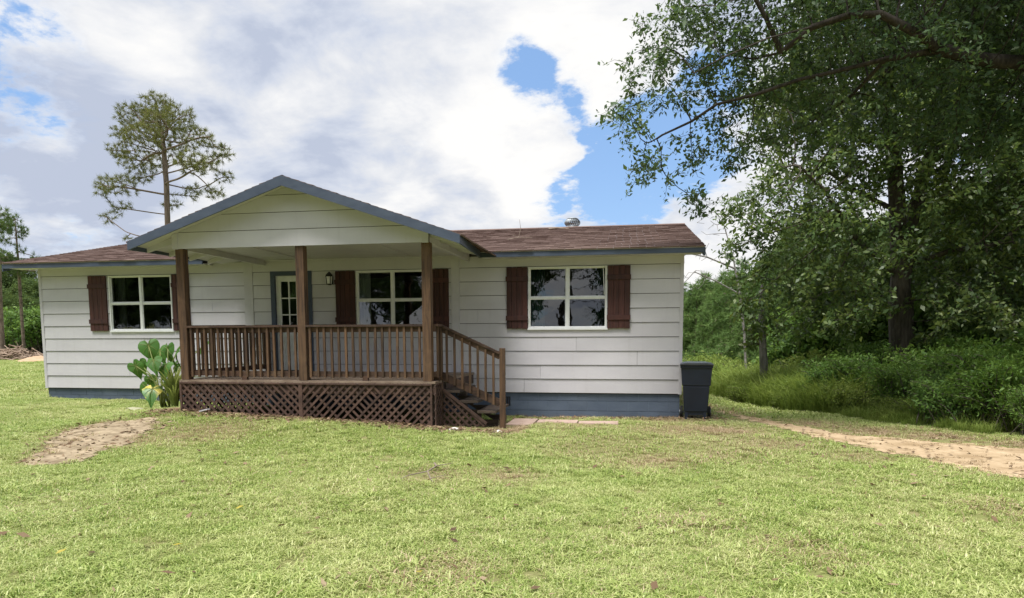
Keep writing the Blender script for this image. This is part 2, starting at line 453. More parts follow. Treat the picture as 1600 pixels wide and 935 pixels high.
def grass_mat():
    m, nt, b = new_mat('lawn_grass')
    g = nt.nodes.new('ShaderNodeNewGeometry')
    rp = g.outputs['Random Per Island']
    p = g.outputs['Position']
    patch = noise(nt, p, .55, 5, .6, .3); fine = noise(nt, p, 3.0, 4, .6)
    at = nd(nt, 'ShaderNodeAttribute', attribute_type='INSTANCER', attribute_name='dry')
    c = ramp(nt, rp, [(0, (.19, .295, .055)), (.5, (.36, .46, .115)), (1, (.56, .615, .23))])
    c2 = ramp(nt, rp, [(0, (.37, .43, .13)), (.5, (.55, .58, .24)), (1, (.76, .75, .42))])
    c = mixc(nt, ramp(nt, math_n(nt, 'ADD', math_n(nt, 'MULTIPLY', patch, .6), math_n(nt, 'MULTIPLY', fine, .4)), [(.42, .0), (.64, .85)]), c, c2)
    straw = ramp(nt, rp, [(0, (.30, .22, .12)), (.5, (.48, .37, .22)), (1, (.64, .52, .35))])
    dm = math_n(nt, 'GREATER_THAN', at.outputs['Fac'], math_n(nt, 'ADD', math_n(nt, 'MULTIPLY', math_n(nt, 'FRACT', math_n(nt, 'MULTIPLY', rp, 37.0)), .9), .08))
    c = mixc(nt, dm, c, straw)
    nt.links.new(c, b.inputs['Base Color']); b.inputs['Roughness'].default_value = .42
    b.inputs['Specular IOR Level'].default_value = .45
    t = nd(nt, 'ShaderNodeBsdfTranslucent'); nt.links.new(c, t.inputs[0])
    mx = nd(nt, 'ShaderNodeMixShader', i_Fac=.35)
    nt.links.new(b.outputs[0], mx.inputs[1]); nt.links.new(t.outputs[0], mx.inputs[2])
    nt.links.new(mx.outputs[0], nt.nodes['Material Output'].inputs[0])
    return m
M['grass'] = grass_mat()

# ------------------------------------------------------------------ ground
WY, FY = 13.656, 10.756            # house front wall plane, porch front plane
XL, XR = -13.173, 1.044            # house ends
YB = 22.55                         # house back wall

def sst(a, b, x):
    t = np.clip((x - a) / (b - a), 0, 1); return t * t * (3 - 2 * t)

def gz(x, y):
    x = np.asarray(x, float); y = np.asarray(y, float)
    t = sst(3, 10, y)
    z = .0165 * np.clip(-x, 0, 13.5) * t
    z = z + .13 * np.exp(-((x + 5.0) / 2.6) ** 2 - ((y - 10.4) / 1.4) ** 2)
    z = z + .14 * np.exp(-((x + 7.9) / 1.3) ** 2 - ((y - 10.9) / 1.3) ** 2)
    z = z - .075 * np.exp(-((x + 1.6) / 1.8) ** 2 - ((y - 13.9) / 1.5) ** 2)
    z = z - .035 * np.clip(y - 12.5, 0, 14) * sst(.5, 3.5, x)
    z = z + .02 * np.sin(x * .9 + 1.3) * np.sin(y * .7) + .008 * np.sin(x * 3.1 + y) * np.sin(y * 2.7)
    return z
def gzf(x, y): return float(gz(x, y))

def axis_pts(lo, hi, step, far_lo, far_hi):
    a = list(np.arange(lo, hi + 1e-6, step)); s = step; x = hi
    while x < far_hi: s *= 1.25; x += s; a.append(x)
    s = step; x = lo; pre = []
    while x > far_lo: s *= 1.25; x -= s; pre.append(x)
    return np.array(pre[::-1] + a)
gx = axis_pts(-18, 10, .2, -500, 500); gy = axis_pts(-4, 24, .2, -300, 900)
GX, GY = np.meshgrid(gx, gy)
V = np.stack([GX, GY, gz(GX, GY)], -1).reshape(-1, 3)
nx = len(gx)
ii, jj = np.meshgrid(np.arange(len(gx) - 1), np.arange(len(gy) - 1))
i0 = (jj * nx + ii).ravel()
ground = link('ground', np_mesh('ground', V, np.stack([i0, i0 + 1, i0 + nx + 1, i0 + nx], -1), M['ground'], True))
tag(ground, kind='structure', label='grassy yard soil around the house', cat='ground')

def inpoly(px, py, poly):
    r = np.zeros(px.shape, bool); n = len(poly)
    for i in range(n):
        x1, y1 = poly[i]; x2, y2 = poly[(i + 1) % n]
        c = ((y1 > py) != (y2 > py)) & (px < (x2 - x1) * (py - y1) / (y2 - y1 + 1e-12) + x1)
        r ^= c
    return r
def polydist(px, py, poly):
    d = np.full(px.shape, 1e9); n = len(poly)
    for i in range(n):
        x1, y1 = poly[i]; x2, y2 = poly[(i + 1) % n]
        dx, dy = x2 - x1, y2 - y1
        t = np.clip(((px - x1) * dx + (py - y1) * dy) / (dx * dx + dy * dy + 1e-12), 0, 1)
        d = np.minimum(d, np.hypot(px - x1 - t * dx, py - y1 - t * dy))
    return np.where(inpoly(px, py, poly), -d, d)
def wob(x, y, s=1.0):
    return (np.sin(x * 2.1 * s + 1.7 * np.sin(y * 1.3 * s)) + np.sin(y * 2.9 * s + 1.1 * np.sin(x * 2.3 * s + 2)) + .7 * np.sin(x * 6.3 * s + y * 4.1 * s) + .7 * np.sin(y * 7.7 * s - x * 5.2 * s)) / 3.4

PATCH = [(-7.32, 7.1), (-8.2, 8.28), (-8.75, 9.2), (-8.49, 9.9), (-7.79, 10.15), (-7.05, 9.5), (-6.95, 8.47), (-6.72, 7.45), (-6.98, 7.05)]
TRACK = [(4.1, 4.5), (4.25, 7.9), (3.97, 8.86), (3.55, 9.83), (3.05, 11.1), (2.5, 12.6), (1.95, 14.6), (1.7, 17), (2.0, 17), (2.35, 14.8), (3.0, 12.95), (3.5, 11.95), (4.2, 11.3), (5.3, 10.7), (6.6, 8.5), (8, 4.5)]
def sheet(name, poly, mat, step, lift, amp, label, cat):
    P = np.array(poly); x0, y0 = P.min(0) - .4; x1, y1 = P.max(0) + .4
    xs = np.arange(x0, x1, step); ys = np.arange(y0, y1, step)
    X, Y = np.meshgrid(xs, ys)
    X = X + rng.normal(0, step * .12, X.shape); Y = Y + rng.normal(0, step * .12, Y.shape)
    keep = polydist(X, Y, poly) + amp * wob(X, Y, 1.7) + .10 * wob(X * 1.1 + 4, Y, 5.3) < 0
    Vv = np.stack([X, Y, gz(X, Y) + lift + .004 * wob(X, Y, 2.2)], -1).reshape(-1, 3)
    Vv[:, 2] = np.maximum(Vv[:, 2], gz(X, Y).ravel() + .004)
    n = len(xs); a, b_ = np.meshgrid(np.arange(n - 1), np.arange(len(ys) - 1)); k = (b_ * n + a).ravel()
    fq = np.stack([k, k + 1, k + n + 1, k + n], -1)
    kf = keep.ravel()
    fq = fq[kf[fq].all(1)]
    used = np.unique(fq); remap = -np.ones(len(Vv), int); remap[used] = np.arange(len(used))
    o = link(name, np_mesh(name, Vv[used], remap[fq], mat, True))
    return tag(o, label, cat, kind='structure')
sheet('dirt_patch', PATCH, M['bare'], .05, .008, .26, 'bare patch of dry dirt worn into the lawn', 'dirt')
sheet('dirt_track', TRACK, M['sand'], .06, .008, .20, 'sandy wheel track curving past the house toward the woods', 'track')

# ------------------------------------------------------------------ the house
house = empty('house', ((XL + XR) / 2, (WY + YB) / 2, 0))
tag(house, 'single storey white lap sided house with blue trim and wooden front porch', 'house')
house_inv = Matrix.Translation(-Vector(house.location))
def part(o):                       # parent to the house, keep world place
    o.parent = house; o.matrix_parent_inverse = house_inv; return o
def hp(mb, name, mat, parent=None, smooth=False, bevel=0):
    o = mb.build(name, mat, None, smooth, bevel)
    if parent is None: part(o)
    else: o.parent = parent; o.matrix_parent_inverse = (house_inv if parent is None else parent_inv(parent))
    return o
def parent_inv(p):
    m = Matrix.Identity(4); q = p; chain = []
    while q is not None: chain.append(q); q = q.parent
    m = Matrix.Identity(4)
    for q in reversed(chain):
        m = m @ q.matrix_parent_inverse @ q.matrix_basis
    return m.inverted()

Z0, EXP = .462, .28                 # siding bottom, exposure
ZSOF = 3.14                         # soffit underside
EAVE_Y, EAVE_Z = 13.189, 3.276
RIDGE_Y, RIDGE_Z = 18.10, 4.434
SLOPE = (RIDGE_Z - EAVE_Z) / (RIDGE_Y - EAVE_Y)
EAVE_YB = RIDGE_Y + (RIDGE_Y - EAVE_Y)
OV_R, OV_L = .348, .481
WT, WB = 2.965, 1.75
WINS = [(-11.40, -9.86), (-5.585, -4.03), (-1.957, -.40)]
DOOR = (-7.487, -6.61, .86, 2.957)
TRIMS = [(-8.13, -7.93), (-3.55, -3.38)]
OPEN = [(a, b, WB, WT) for a, b in WINS] + [DOOR]

# walls (structure behind the boards), each its own part
def front_wall():
    mb = MB(); ya, yb = WY + .004, WY + .13
    xs = sorted({XL, XR} | {v for o in OPEN for v in o[:2]})
    for x0, x1 in zip(xs, xs[1:]):
        xm = (x0 + x1) / 2
        cut = [o for o in OPEN if o[0] < xm < o[1]]
        if not cut: mb.box((x0, ya, Z0 - .02), (x1, yb, 3.3))
        else:
            o = cut[0]
            mb.box((x0, ya, Z0 - .02), (x1, yb, o[2])); mb.box((x0, ya, o[3]), (x1, yb, 3.3))
    return mb
wall_f = hp(front_wall(), 'front_wall', M['felt'])
wall_r = hp(MB().prism([(WY + .13, Z0 - .02), (YB, Z0 - .02), (YB, 3.22), (RIDGE_Y, 4.33), (WY + .13, 3.28)], 'x', XR - .12, XR), 'side_wall', M['felt'])
wall_l = hp(MB().prism([(WY + .13, Z0 - .02), (YB, Z0 - .02), (YB, 3.22), (RIDGE_Y, 4.33), (WY + .13, 3.28)], 'x', XL, XL + .12), 'side_wall', M['felt'])
wall_b = hp(MB().box((XL + .12, YB - .12, Z0 - .02), (XR - .12, YB, 3.2)), 'back_wall', M['siding'])
# rooms behind the glass: floor, ceiling and a partition
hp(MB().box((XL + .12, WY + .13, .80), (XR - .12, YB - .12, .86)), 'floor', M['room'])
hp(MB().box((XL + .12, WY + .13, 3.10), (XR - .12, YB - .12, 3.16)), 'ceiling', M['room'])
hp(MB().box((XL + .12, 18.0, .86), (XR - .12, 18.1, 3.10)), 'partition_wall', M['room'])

def wedge(mb, x0, x1, z0, z1, zc0, zc1, y, t0=.027, t1=.012, sgn=-1):
    """piece of a lap board: course runs zc0..zc1, piece covers z0..z1"""
    def th(z): return t0 + (t1 - t0) * (z - zc0) / (zc1 - zc0)
    a, b = y + sgn * th(z0), y + sgn * th(z1); q = y + .002
    mb.add([(x0, a, z0), (x1, a, z0), (x1, q, z0), (x0, q, z0), (x0, b, z1), (x1, b, z1), (x1, q, z1), (x0, q, z1)],
           [(0,1,5,4), (1,2,6,5), (2,3,7,6), (3,0,4,7), (0,3,2,1), (4,5,6,7)])

NB = 10
joints = {0: [-2.05, -9.2, -5.0], 1: [-1.72, -11.0, -6.2], 2: [-9.9, .2], 3: [-1.0, -10.6], 5: [-3.0], 6: [-8.9], 7: [-.0]}
for k in range(NB):
    zb = Z0 + EXP * k; zt = min(zb + EXP - .0095, 3.20)
    segs = [(XL - .015, TRIMS[0][0] - .002), (TRIMS[0][1] + .002, TRIMS[1][0] - .002), (TRIMS[1][1] + .002, XR + .015)]
    segs2 = []
    for a, b in segs:
        cuts = [c for c in joints.get(k, []) if a + .3 < c < b - .3]
        e = [a] + sorted(cuts) + [b]
        for i in range(len(e) - 1): segs2.append((e[i] + (.0025 if i else 0), e[i + 1] - (.0025 if i < len(e) - 2 else 0)))
    final = []
    for a, b in segs2:              # a full-height opening cuts a board in two
        full = sorted([o for o in OPEN if o[2] <= zb + .003 and o[3] >= zt - .04 and o[1] > a and o[0] < b])
        x = a
        for o in full:
            if o[0] - x > .02: final.append((x, o[0]))
            x = o[1]
        if b - x > .02: final.append((x, b))
    for a, b in final:
        mb = MB(); WYk = WY + random.uniform(-.0018, .0018)
        pt = sorted([o for o in OPEN if o[1] > a + .001 and o[0] < b - .001 and o[3] > zb and o[2] < zt])
        x = a
        for o in pt:
            if o[0] > x: wedge(mb, x, o[0], zb, zt, zb, zt, WYk)
            ox0, ox1 = max(x, o[0]), min(o[1], b)
            if o[2] > zb + .004: wedge(mb, ox0, ox1, zb, o[2], zb, zt, WYk)
            if o[3] < zt - .004: wedge(mb, ox0, ox1, o[3], zt, zb, zt, WYk)
            x = o[1]
        if x < b: wedge(mb, x, b, zb, zt, zb, zt, WYk)
        hp(mb, 'siding_board', M['siding'], wall_f)
# side walls: boards share one mesh
for (wall, x, sg) in ((wall_r, XR, 1), (wall_l, XL, -1)):
    mb = MB()
    q, t0, t1 = x - sg * .002, .027 * sg, .012 * sg
    y0, y1 = WY - .016, YB
    mb.add([(q, y0, 0), (q, y1, 0), (x + t0, y1, 0), (x + t0, y0, 0), (q, y0, .267), (q, y1, .267), (x + t1, y1, .267), (x + t1, y0, .267)],
           [(3,2,1,0),(4,5,6,7),(0,1,5,4),(1,2,6,5),(2,3,7,6),(3,0,4,7)])
    me = mb.mesh('siding_board', M['siding'])
    inv_ = parent_inv(wall)
    for k in range(NB):
        o = link('siding_board', me, wall); o.matrix_parent_inverse = inv_; o.location = (0, 0, Z0 + EXP * k - (.1 if k == NB - 1 else 0) * 0)
for a, b in TRIMS:
    hp(MB().box((a, WY - .031, Z0 - .01), (b, WY + .004, 3.2)), 'trim_board', M['trim_white'], wall_f)
for x in (XL, XR):
    hp(MB().box((x - .02 if x < 0 else x - .045, WY - .0305, Z0 - .012), (x + .045 if x < 0 else x + .02, WY + .03, 3.16)), 'corner_board', M['trim_white'], wall_f)

# foundation: separate blocks on a dark core
found = hp(MB().box((XL + .05, WY + .06, -.35), (XR - .05, YB - .05, Z0 - .01)), 'foundation', M['dark'])
finv = parent_inv(found)
def block_mesh(l, h):
    mb = MB().box((0, 0, 0), (l, .09, h)); return mb.mesh('block', M['block'])
bms = {}
def put_block(x0, x1, z0, z1):
    key = (round(x1 - x0, 3), round(z1 - z0, 3))
    if key not in bms: bms[key] = block_mesh(*key)
    o = link('block', bms[key], found); o.matrix_parent_inverse = finv
    o.location = (x0, WY + .012 + random.uniform(0, .004), z0)
VENT = (-2.50, -2.34, .19, .37)
for r, (z0, z1) in enumerate([(-.31, -.112), (-.102, .092), (.102, .292), (.302, Z0 - .004)]):
    x = XL + .012 - (.2 if r % 2 else 0)
    while x < XR - .01:
        a, b = max(x, XL + .012), min(x + .390, XR - .012)
        if b - a > .03: put_block(a, b, z0, z1)
        x += .4
# mortar behind the joints
hp(MB().box((XL + .02, WY + .022, -.33), (XR - .02, WY + .058, Z0 - .006)), 'mortar', M['mortar'], found)
v = MB()
v.box((VENT[0], WY + .002, VENT[2]), (VENT[1], WY + .014, VENT[3]))
vent = hp(v, 'foundation_vent', M['black'])
for i in range(3):
    x = VENT[0] + .03 + i * .045
    hp(MB().box((x, WY - .008, VENT[2] + .02), (x + .012, WY + .002, VENT[3] - .02)), 'vent_slat', M['bluedoor'], vent)

# windows
def window(x0, x1, z0=WB, z1=WT):
    y = WY
    fr = MB(); t = .024
    fr.box((x0 - .002, y - .042, z0 - .002), (x1 + .002, y + .06, z0 + t)); fr.box((x0 - .002, y - .042, z1 - t), (x1 + .002, y + .06, z1 + .002))
    fr.box((x0 - .002, y - .041, z0 + t), (x0 + t, y + .06, z1 - t)); fr.box((x1 - t, y - .041, z0 + t), (x1 + .002, y + .06, z1 - t))
    xm = (x0 + x1) / 2; zm = (z0 + z1) / 2
    fr.box((xm - .027, y - .026, z0 + t), (xm + .027, y + .06, z1 - t))
    w = hp(fr, 'window', M['vinyl'])
    hp(MB().box((x0 - .02, y - .052, z0 - .03), (x1 + .02, y - .004, z0 - .002)), 'sill', M['vinyl'], w)
    for a, b in ((x0 + t, xm - .027), (xm + .027, x1 - t)):
        hp(MB().box((a, y - .02, zm - .017), (b, y + .03, zm + .017)), 'meeting_rail', M['vinyl'], w)
        s = .017
        for (c, d, yy) in ((z0 + t, zm - .017, y + .0), (zm + .017, z1 - t, y + .018)):
            sh = MB(); sh.box((a, yy - .012, c), (b, yy + .012, c + s)); sh.box((a, yy - .012, d - s), (b, yy + .012, d))
            sh.box((a, yy - .0115, c + s), (a + s, yy + .0115, d - s)); sh.box((b - s, yy - .0115, c + s), (b, yy + .0115, d - s))
            hp(sh, 'sash', M['vinyl'], w)
            g = MB(); tx, tz = random.uniform(-.003, .003), random.uniform(-.004, .004)
            g.add([(a + s - .004, yy + tx, c + s - .004), (b - s + .004, yy - tx, c + s - .004), (b - s + .004, yy + tz, d - s + .004), (a + s - .004, yy + tz, d - s + .004)], [(0, 1, 2, 3)])
            hp(g, 'pane', M['glass'], w)
    return w
for a, b in WINS: window(a, b)
def curtain(x0, x1, mat):
    n = 26; vs_ = []
    for i in range(n):
        x = x0 + (x1 - x0) * i / (n - 1); y = WY + .24 + .022 * math.sin(i * 1.7)
        vs_ += [(x, y, WB - .1), (x, y, WT + .06)]
    hp(MB().add(vs_, [(2 * i, 2 * i + 2, 2 * i + 3, 2 * i + 1) for i in range(n - 1)]), 'curtain', mat)
for a, b, mk in ((WINS[0][0] - .05, WINS[0][0] + .2, 'curtain'), (WINS[0][1] - .18, WINS[0][1] + .05, 'curtain'), (WINS[1][0] - .05, WINS[1][0] + .22, 'curtain'), (WINS[1][1] - .2, WINS[1][1] + .05, 'curtain'), (WINS[2][1] - .24, WINS[2][1] + .05, 'teal_curtain'), (WINS[2][0] - .05, WINS[2][0] + .3, 'teal_curtain')):
    curtain(a, b, M[mk])
# one slipped strip in the right hand window's upper corner
hp(MB().bar((-.475, WY - .006, WT - .05), (-.452, WY - .006, WT - .56), .012, .02, (0, 1, 0)), 'loose_strip', M['vinyl'])

# shutters: boards and battens
def shutter(x0, x1, z0=WB - .005, z1=WT, mat=None):
    y1 = WY - .027; n = 4; w = (x1 - x0) / n
    sh = hp(MB().box((x0, y1 - .012, z0 + .004), (x1, y1, z1 - .004)), 'shutter', M['shutter'])
    for i in range(n):
        dz = random.uniform(-.006, .006)
        hp(MB().box((x0 + i * w + .003, y1 - .032 - random.uniform(0, .003), z0 + dz), (x0 + (i + 1) * w - .003, y1 - .01, z1 + dz * .5)), 'board', M['shutter'], sh, bevel=.002)
    for zc in (z0 + .21, z1 - .23):
        hp(MB().box((x0 - .012, y1 - .054, zc - .045), (x1 + .012, y1 - .034, zc + .05)), 'batten', M['shutter'], sh, bevel=.003)
for a, b in [(-11.90, -11.46), (-9.83, -9.43), (-6.04, -5.615), (-3.985, -3.60), (-2.40, -1.975), (-.385, .05)]: shutter(a, b)

# door
x0, x1, z0, z1 = DOOR
fr = MB()
fr.box((x0 - .03, WY - .035, z0), (x0 + .06, WY + .10, z1 + .03)); fr.box((x1 - .06, WY - .035, z0), (x1 + .03, WY + .10, z1 + .03)); fr.box((x0 + .06, WY - .034, z1 - .06), (x1 - .06, WY + .10, z1 + .03))
hp(fr, 'door_frame', M['bluedoor'])
dx0, dx1, dz0, dz1 = x0 + .062, x1 - .062, z0 + .03, z1 - .062
gx0, gx1, gz0, gz1 = dx0 + .11, dx1 - .11, 1.72, dz1 - .12
dm = MB(); ya, yb = WY + .03, WY + .075
dm.box((dx0, ya, dz0), (gx0, yb, dz1)); dm.box((gx1, ya, dz0), (dx1, yb, dz1)); dm.box((gx0, ya, gz1), (gx1, yb, dz1)); dm.box((gx0, ya, gz0 - .12), (gx1, yb, gz0)); dm.box((gx0, ya, dz0), (gx1, yb, dz0 + .16))
dm.box((gx0, ya + .018, dz0 + .16), (gx1, yb - .004, gz0 - .12))
door = hp(dm, 'door', M['vinyl'])
for p, q in (((gx0, dz0 + .16), (gx1, gz0 - .12)), ((gx1, dz0 + .16), (gx0, gz0 - .12))):
    hp(MB().bar((p[0], ya + (.010 if p[0] == gx0 else .013), p[1]), (q[0], ya + (.010 if p[0] == gx0 else .013), q[1]), .045, .012, (0, 1, 0)), 'cross_brace', M['vinyl'], door)
for i in range(3):
    for j in range(3):
        a = gx0 + (gx1 - gx0) * i / 3; b = gx0 + (gx1 - gx0) * (i + 1) / 3
        c = gz0 + (gz1 - gz0) * j / 3; d = gz0 + (gz1 - gz0) * (j + 1) / 3
        hp(MB().add([(a, ya + .022 + random.uniform(-.003, .003), c), (b, ya + .022, c), (b, ya + .022 + random.uniform(-.003, .003), d), (a, ya + .022, d)], [(0, 1, 2, 3)]), 'pane', M['glass'], door)
for i in (1, 2):
    a = gx0 + (gx1 - gx0) * i / 3; c = gz0 + (gz1 - gz0) * i / 3
    hp(MB().box((a - .012, ya + .004, gz0), (a + .012, ya + .03, gz1)), 'muntin', M['vinyl'], door)
    hp(MB().box((gx0, ya + .006, c - .012), (gx1, ya + .032, c + .012)), 'muntin', M['vinyl'], door)
hp(MB().tube([(dx1 - .06, ya + .01, 1.86), (dx1 - .06, ya - .06, 1.86)], .028, 10), 'door_knob', M['metal'], door, True)
hp(MB().box((x0 + .06, WY - .05, z0 - .01), (x1 - .06, WY + .10, z0 + .03)), 'threshold', M['dark_wood'])

# porch lamp
lx, lz = -6.145, 2.80
lmp = hp(MB().box((lx - .03, WY - .045, lz - .10), (lx + .05, WY - .012, lz + .06)), 'porch_lamp', M['black'])
cap = MB().tube([(lx, WY - .11, lz + .05), (lx, WY - .11, lz + .09), (lx, WY - .11, lz + .13), (lx, WY - .11, lz + .15)], [.085, .07, .03, .008], 8)
cap.bar((lx, WY - .12, lz + .08), (lx + .01, WY - .02, lz + .02), .02, .02)
hp(cap, 'lamp_cap', M['black'], lmp)
hp(MB().tube([(lx, WY - .11, lz - .10), (lx, WY - .11, lz + .05)], [.05, .065], 8), 'lamp_shade', M['lamp_glass'], lmp)
cage = MB()
for k in range(4):
    t = math.pi / 4 + k * math.pi / 2
    cage.tube([(lx + .054 * math.cos(t), WY - .11 + .054 * math.sin(t), lz - .11), (lx + .07 * math.cos(t), WY - .11 + .07 * math.sin(t), lz + .05)], .008, 5)
cage.tube([(lx, WY - .11, lz - .125), (lx, WY - .11, lz - .10)], [.03, .055], 8)
hp(cage, 'lamp_cage', M['black'], lmp)

# main roof
RX0, RX1 = XL - OV_L, XR + OV_R
def zroof(y): return EAVE_Z + SLOPE * (y - EAVE_Y) if y < RIDGE_Y else RIDGE_Z - SLOPE * (y - RIDGE_Y)
rf = MB().prism([(EAVE_Y - .01, EAVE_Z - .03), (EAVE_Y - .01, EAVE_Z - .055), (RIDGE_Y, RIDGE_Z - .055), (EAVE_YB + .01, EAVE_Z - .055), (EAVE_YB + .01, EAVE_Z - .03), (RIDGE_Y, RIDGE_Z - .03)], 'x', RX0, RX1)
roof = hp(rf, 'roof', M['trim_white'])
PX, PZ, PY0 = -5.478, 4.195, 10.40          # porch ridge
PSL = .345
PEL, PER = -8.28, -2.57                      # porch eaves at the front
PERB, PELB = -2.85, -8.36
VAL_Y = EAVE_Y + (PZ - EAVE_Z) / SLOPE

def tab_rows(name, origin, ux, uy, un, length_at, rows, expo, tabw, parent, mat, w0):
    """courses of shingle tabs; origin at the eave, ux along the eave, uy up the slope"""
    mb_v, mb_f = [], []
    ux, uy, un, origin = [np.array(q, float) for q in (ux, uy, un, origin)]
    for r in range(rows):
        a0, a1 = length_at(r * expo)
        off = (r % 2) * tabw * .5 + rng.uniform(-.03, .03)
        x = a0 - (off % tabw)
        while x < a1:
            s, e = max(x, a0), min(x + tabw - .006, a1)
            if e - s > .02:
                t = .010 + rng.uniform(0, .006); j = rng.normal(0, .006)
                lo, hi = r * expo + j - .004, (r + 1) * expo + .02
                if r == 0: lo -= .03
                n = len(mb_v)
                for (p, q, h) in ((s, lo, t), (e, lo, t + rng.uniform(-.002, .003)), (e, hi, .0025), (s, hi, .0025), (s, lo, -.012), (e, lo, -.012)):
                    mb_v.append(origin + ux * p + uy * q + un * h)
                mb_f += [(n, n + 1, n + 2, n + 3), (n + 4, n + 5, n + 1, n), (n + 3, n + 4, n, n + 3)[:3] + (n + 3,), (n + 1, n + 5, n + 2, n + 2)]
            x += tabw
    f4 = [f for f in mb_f if len(set(f)) == 4]; f3 = [tuple(dict.fromkeys(f)) for f in mb_f if len(set(f)) == 3]
    me = bpy.data.meshes.new(name); me.from_pydata([tuple(q) for q in mb_v], [], f4 + f3); me.materials.append(mat)
    o = link(name, me); o.parent = parent; o.matrix_parent_inverse = parent_inv(parent)
    tag(o, kind='stuff')
    return o
th = math.atan(SLOPE); L = (RIDGE_Y - EAVE_Y) / math.cos(th); EX = .14
rows = int(L / EX) + 1
tab_rows('shingles', (0, EAVE_Y, EAVE_Z - .028), (1, 0, 0), (0, math.cos(th), math.sin(th)), (0, -math.sin(th), math.cos(th)), lambda d: (RX0 - .02, RX1 + .02), rows, L / rows, .305, roof, M['shingle'], 0)
tab_rows('shingles', (0, EAVE_YB, EAVE_Z - .028), (1, 0, 0), (0, -math.cos(th), math.sin(th)), (0, math.sin(th), math.cos(th)), lambda d: (RX0 - .02, RX1 + .02), rows, L / rows, .305, roof, M['shingle'], 0)
x = RX0
while x < RX1:                         # ridge caps
    e = min(x + .27, RX1 + .02)
    hp(MB().prism([(RIDGE_Y - .15, RIDGE_Z - .045), (RIDGE_Y, RIDGE_Z + .004), (RIDGE_Y + .15, RIDGE_Z - .045), (RIDGE_Y, RIDGE_Z - .012)], 'x', x, e - .004), 'ridge_cap', M['shingle'], roof)
    x += .27
# eave boards: left of the porch, right of the porch, back, rakes
hp(MB().box((RX0, EAVE_Y - .008, ZSOF - .012), (-8.80, EAVE_Y + .03, EAVE_Z - .058)), 'fascia', M['blue'])
hp(MB().box((PERB - .03, EAVE_Y - .008, ZSOF - .012), (RX1, EAVE_Y + .03, EAVE_Z - .058)), 'fascia', M['blue'])
hp(MB().box((RX0, EAVE_YB - .03, ZSOF - .012), (RX1, EAVE_YB + .008, EAVE_Z - .058)), 'fascia', M['blue'])
for x, s in ((RX0, -1), (RX1, 1)):
    for ya, yb in ((EAVE_Y, RIDGE_Y), (EAVE_YB, RIDGE_Y)):
        hp(MB().prism([(ya, EAVE_Z - .058), (yb, RIDGE_Z - .058), (yb, RIDGE_Z - .21), (ya, EAVE_Z - .21)], 'x', x - (.02 if s < 0 else .012), x + (.012 if s < 0 else .02)), 'rake_board', M['blue'])
for a, b in ((RX0 + .02, -8.85), (PERB + .0, RX1 - .02)):
    hp(MB().box((a, EAVE_Y + .03, ZSOF), (b, WY - .003, ZSOF + .015)), 'soffit', M['trim_white'])
for x0_, x1_ in ((RX0 + .013, XL - .02), (XR + .02, RX1 - .013)):
    hp(MB().prism([(EAVE_Y + .03, ZSOF + .02), (RIDGE_Y, RIDGE_Z - .09), (EAVE_YB - .03, ZSOF + .02), (EAVE_YB - .03, ZSOF + .03), (RIDGE_Y, RIDGE_Z - .075), (EAVE_Y + .03, ZSOF + .03)], 'x', x0_, x1_), 'soffit', M['trim_white'])

# turbine vent on the ridge
tx, ty, tz = -1.47, 18.45, zroof(18.45) + .06
tv = hp(MB().tube([(tx, ty, tz - .05), (tx, ty, tz + .10)], .13, 16), 'turbine_vent', M['metal'], roof, True)
for k in range(22):
    t0 = 2 * math.pi * k / 22
    pts = []
    for s in range(7):
        q = s / 6; r = .13 + .085 * math.sin(math.pi * min(1, q * .85 + .12)); t = t0 + q * .5
        pts.append(((tx + r * math.cos(t), ty + r * math.sin(t), tz + .09 + .19 * q), (tx + (r - .014) * math.cos(t + .2), ty + (r - .014) * math.sin(t + .2), tz + .09 + .19 * q)))
    vs_ = [p for pr in pts for p in pr]; m_ = MB().add(vs_, [(2 * s, 2 * s + 1, 2 * s + 3, 2 * s + 2) for s in range(6)])
    o = hp(m_, 'vane', M['metal'], roof)
hp(MB().tube([(tx, ty, tz + .27), (tx, ty, tz + .30), (tx, ty, tz + .31)], [.16, .11, .02], 18), 'turbine_cap', M['metal'], roof, True)

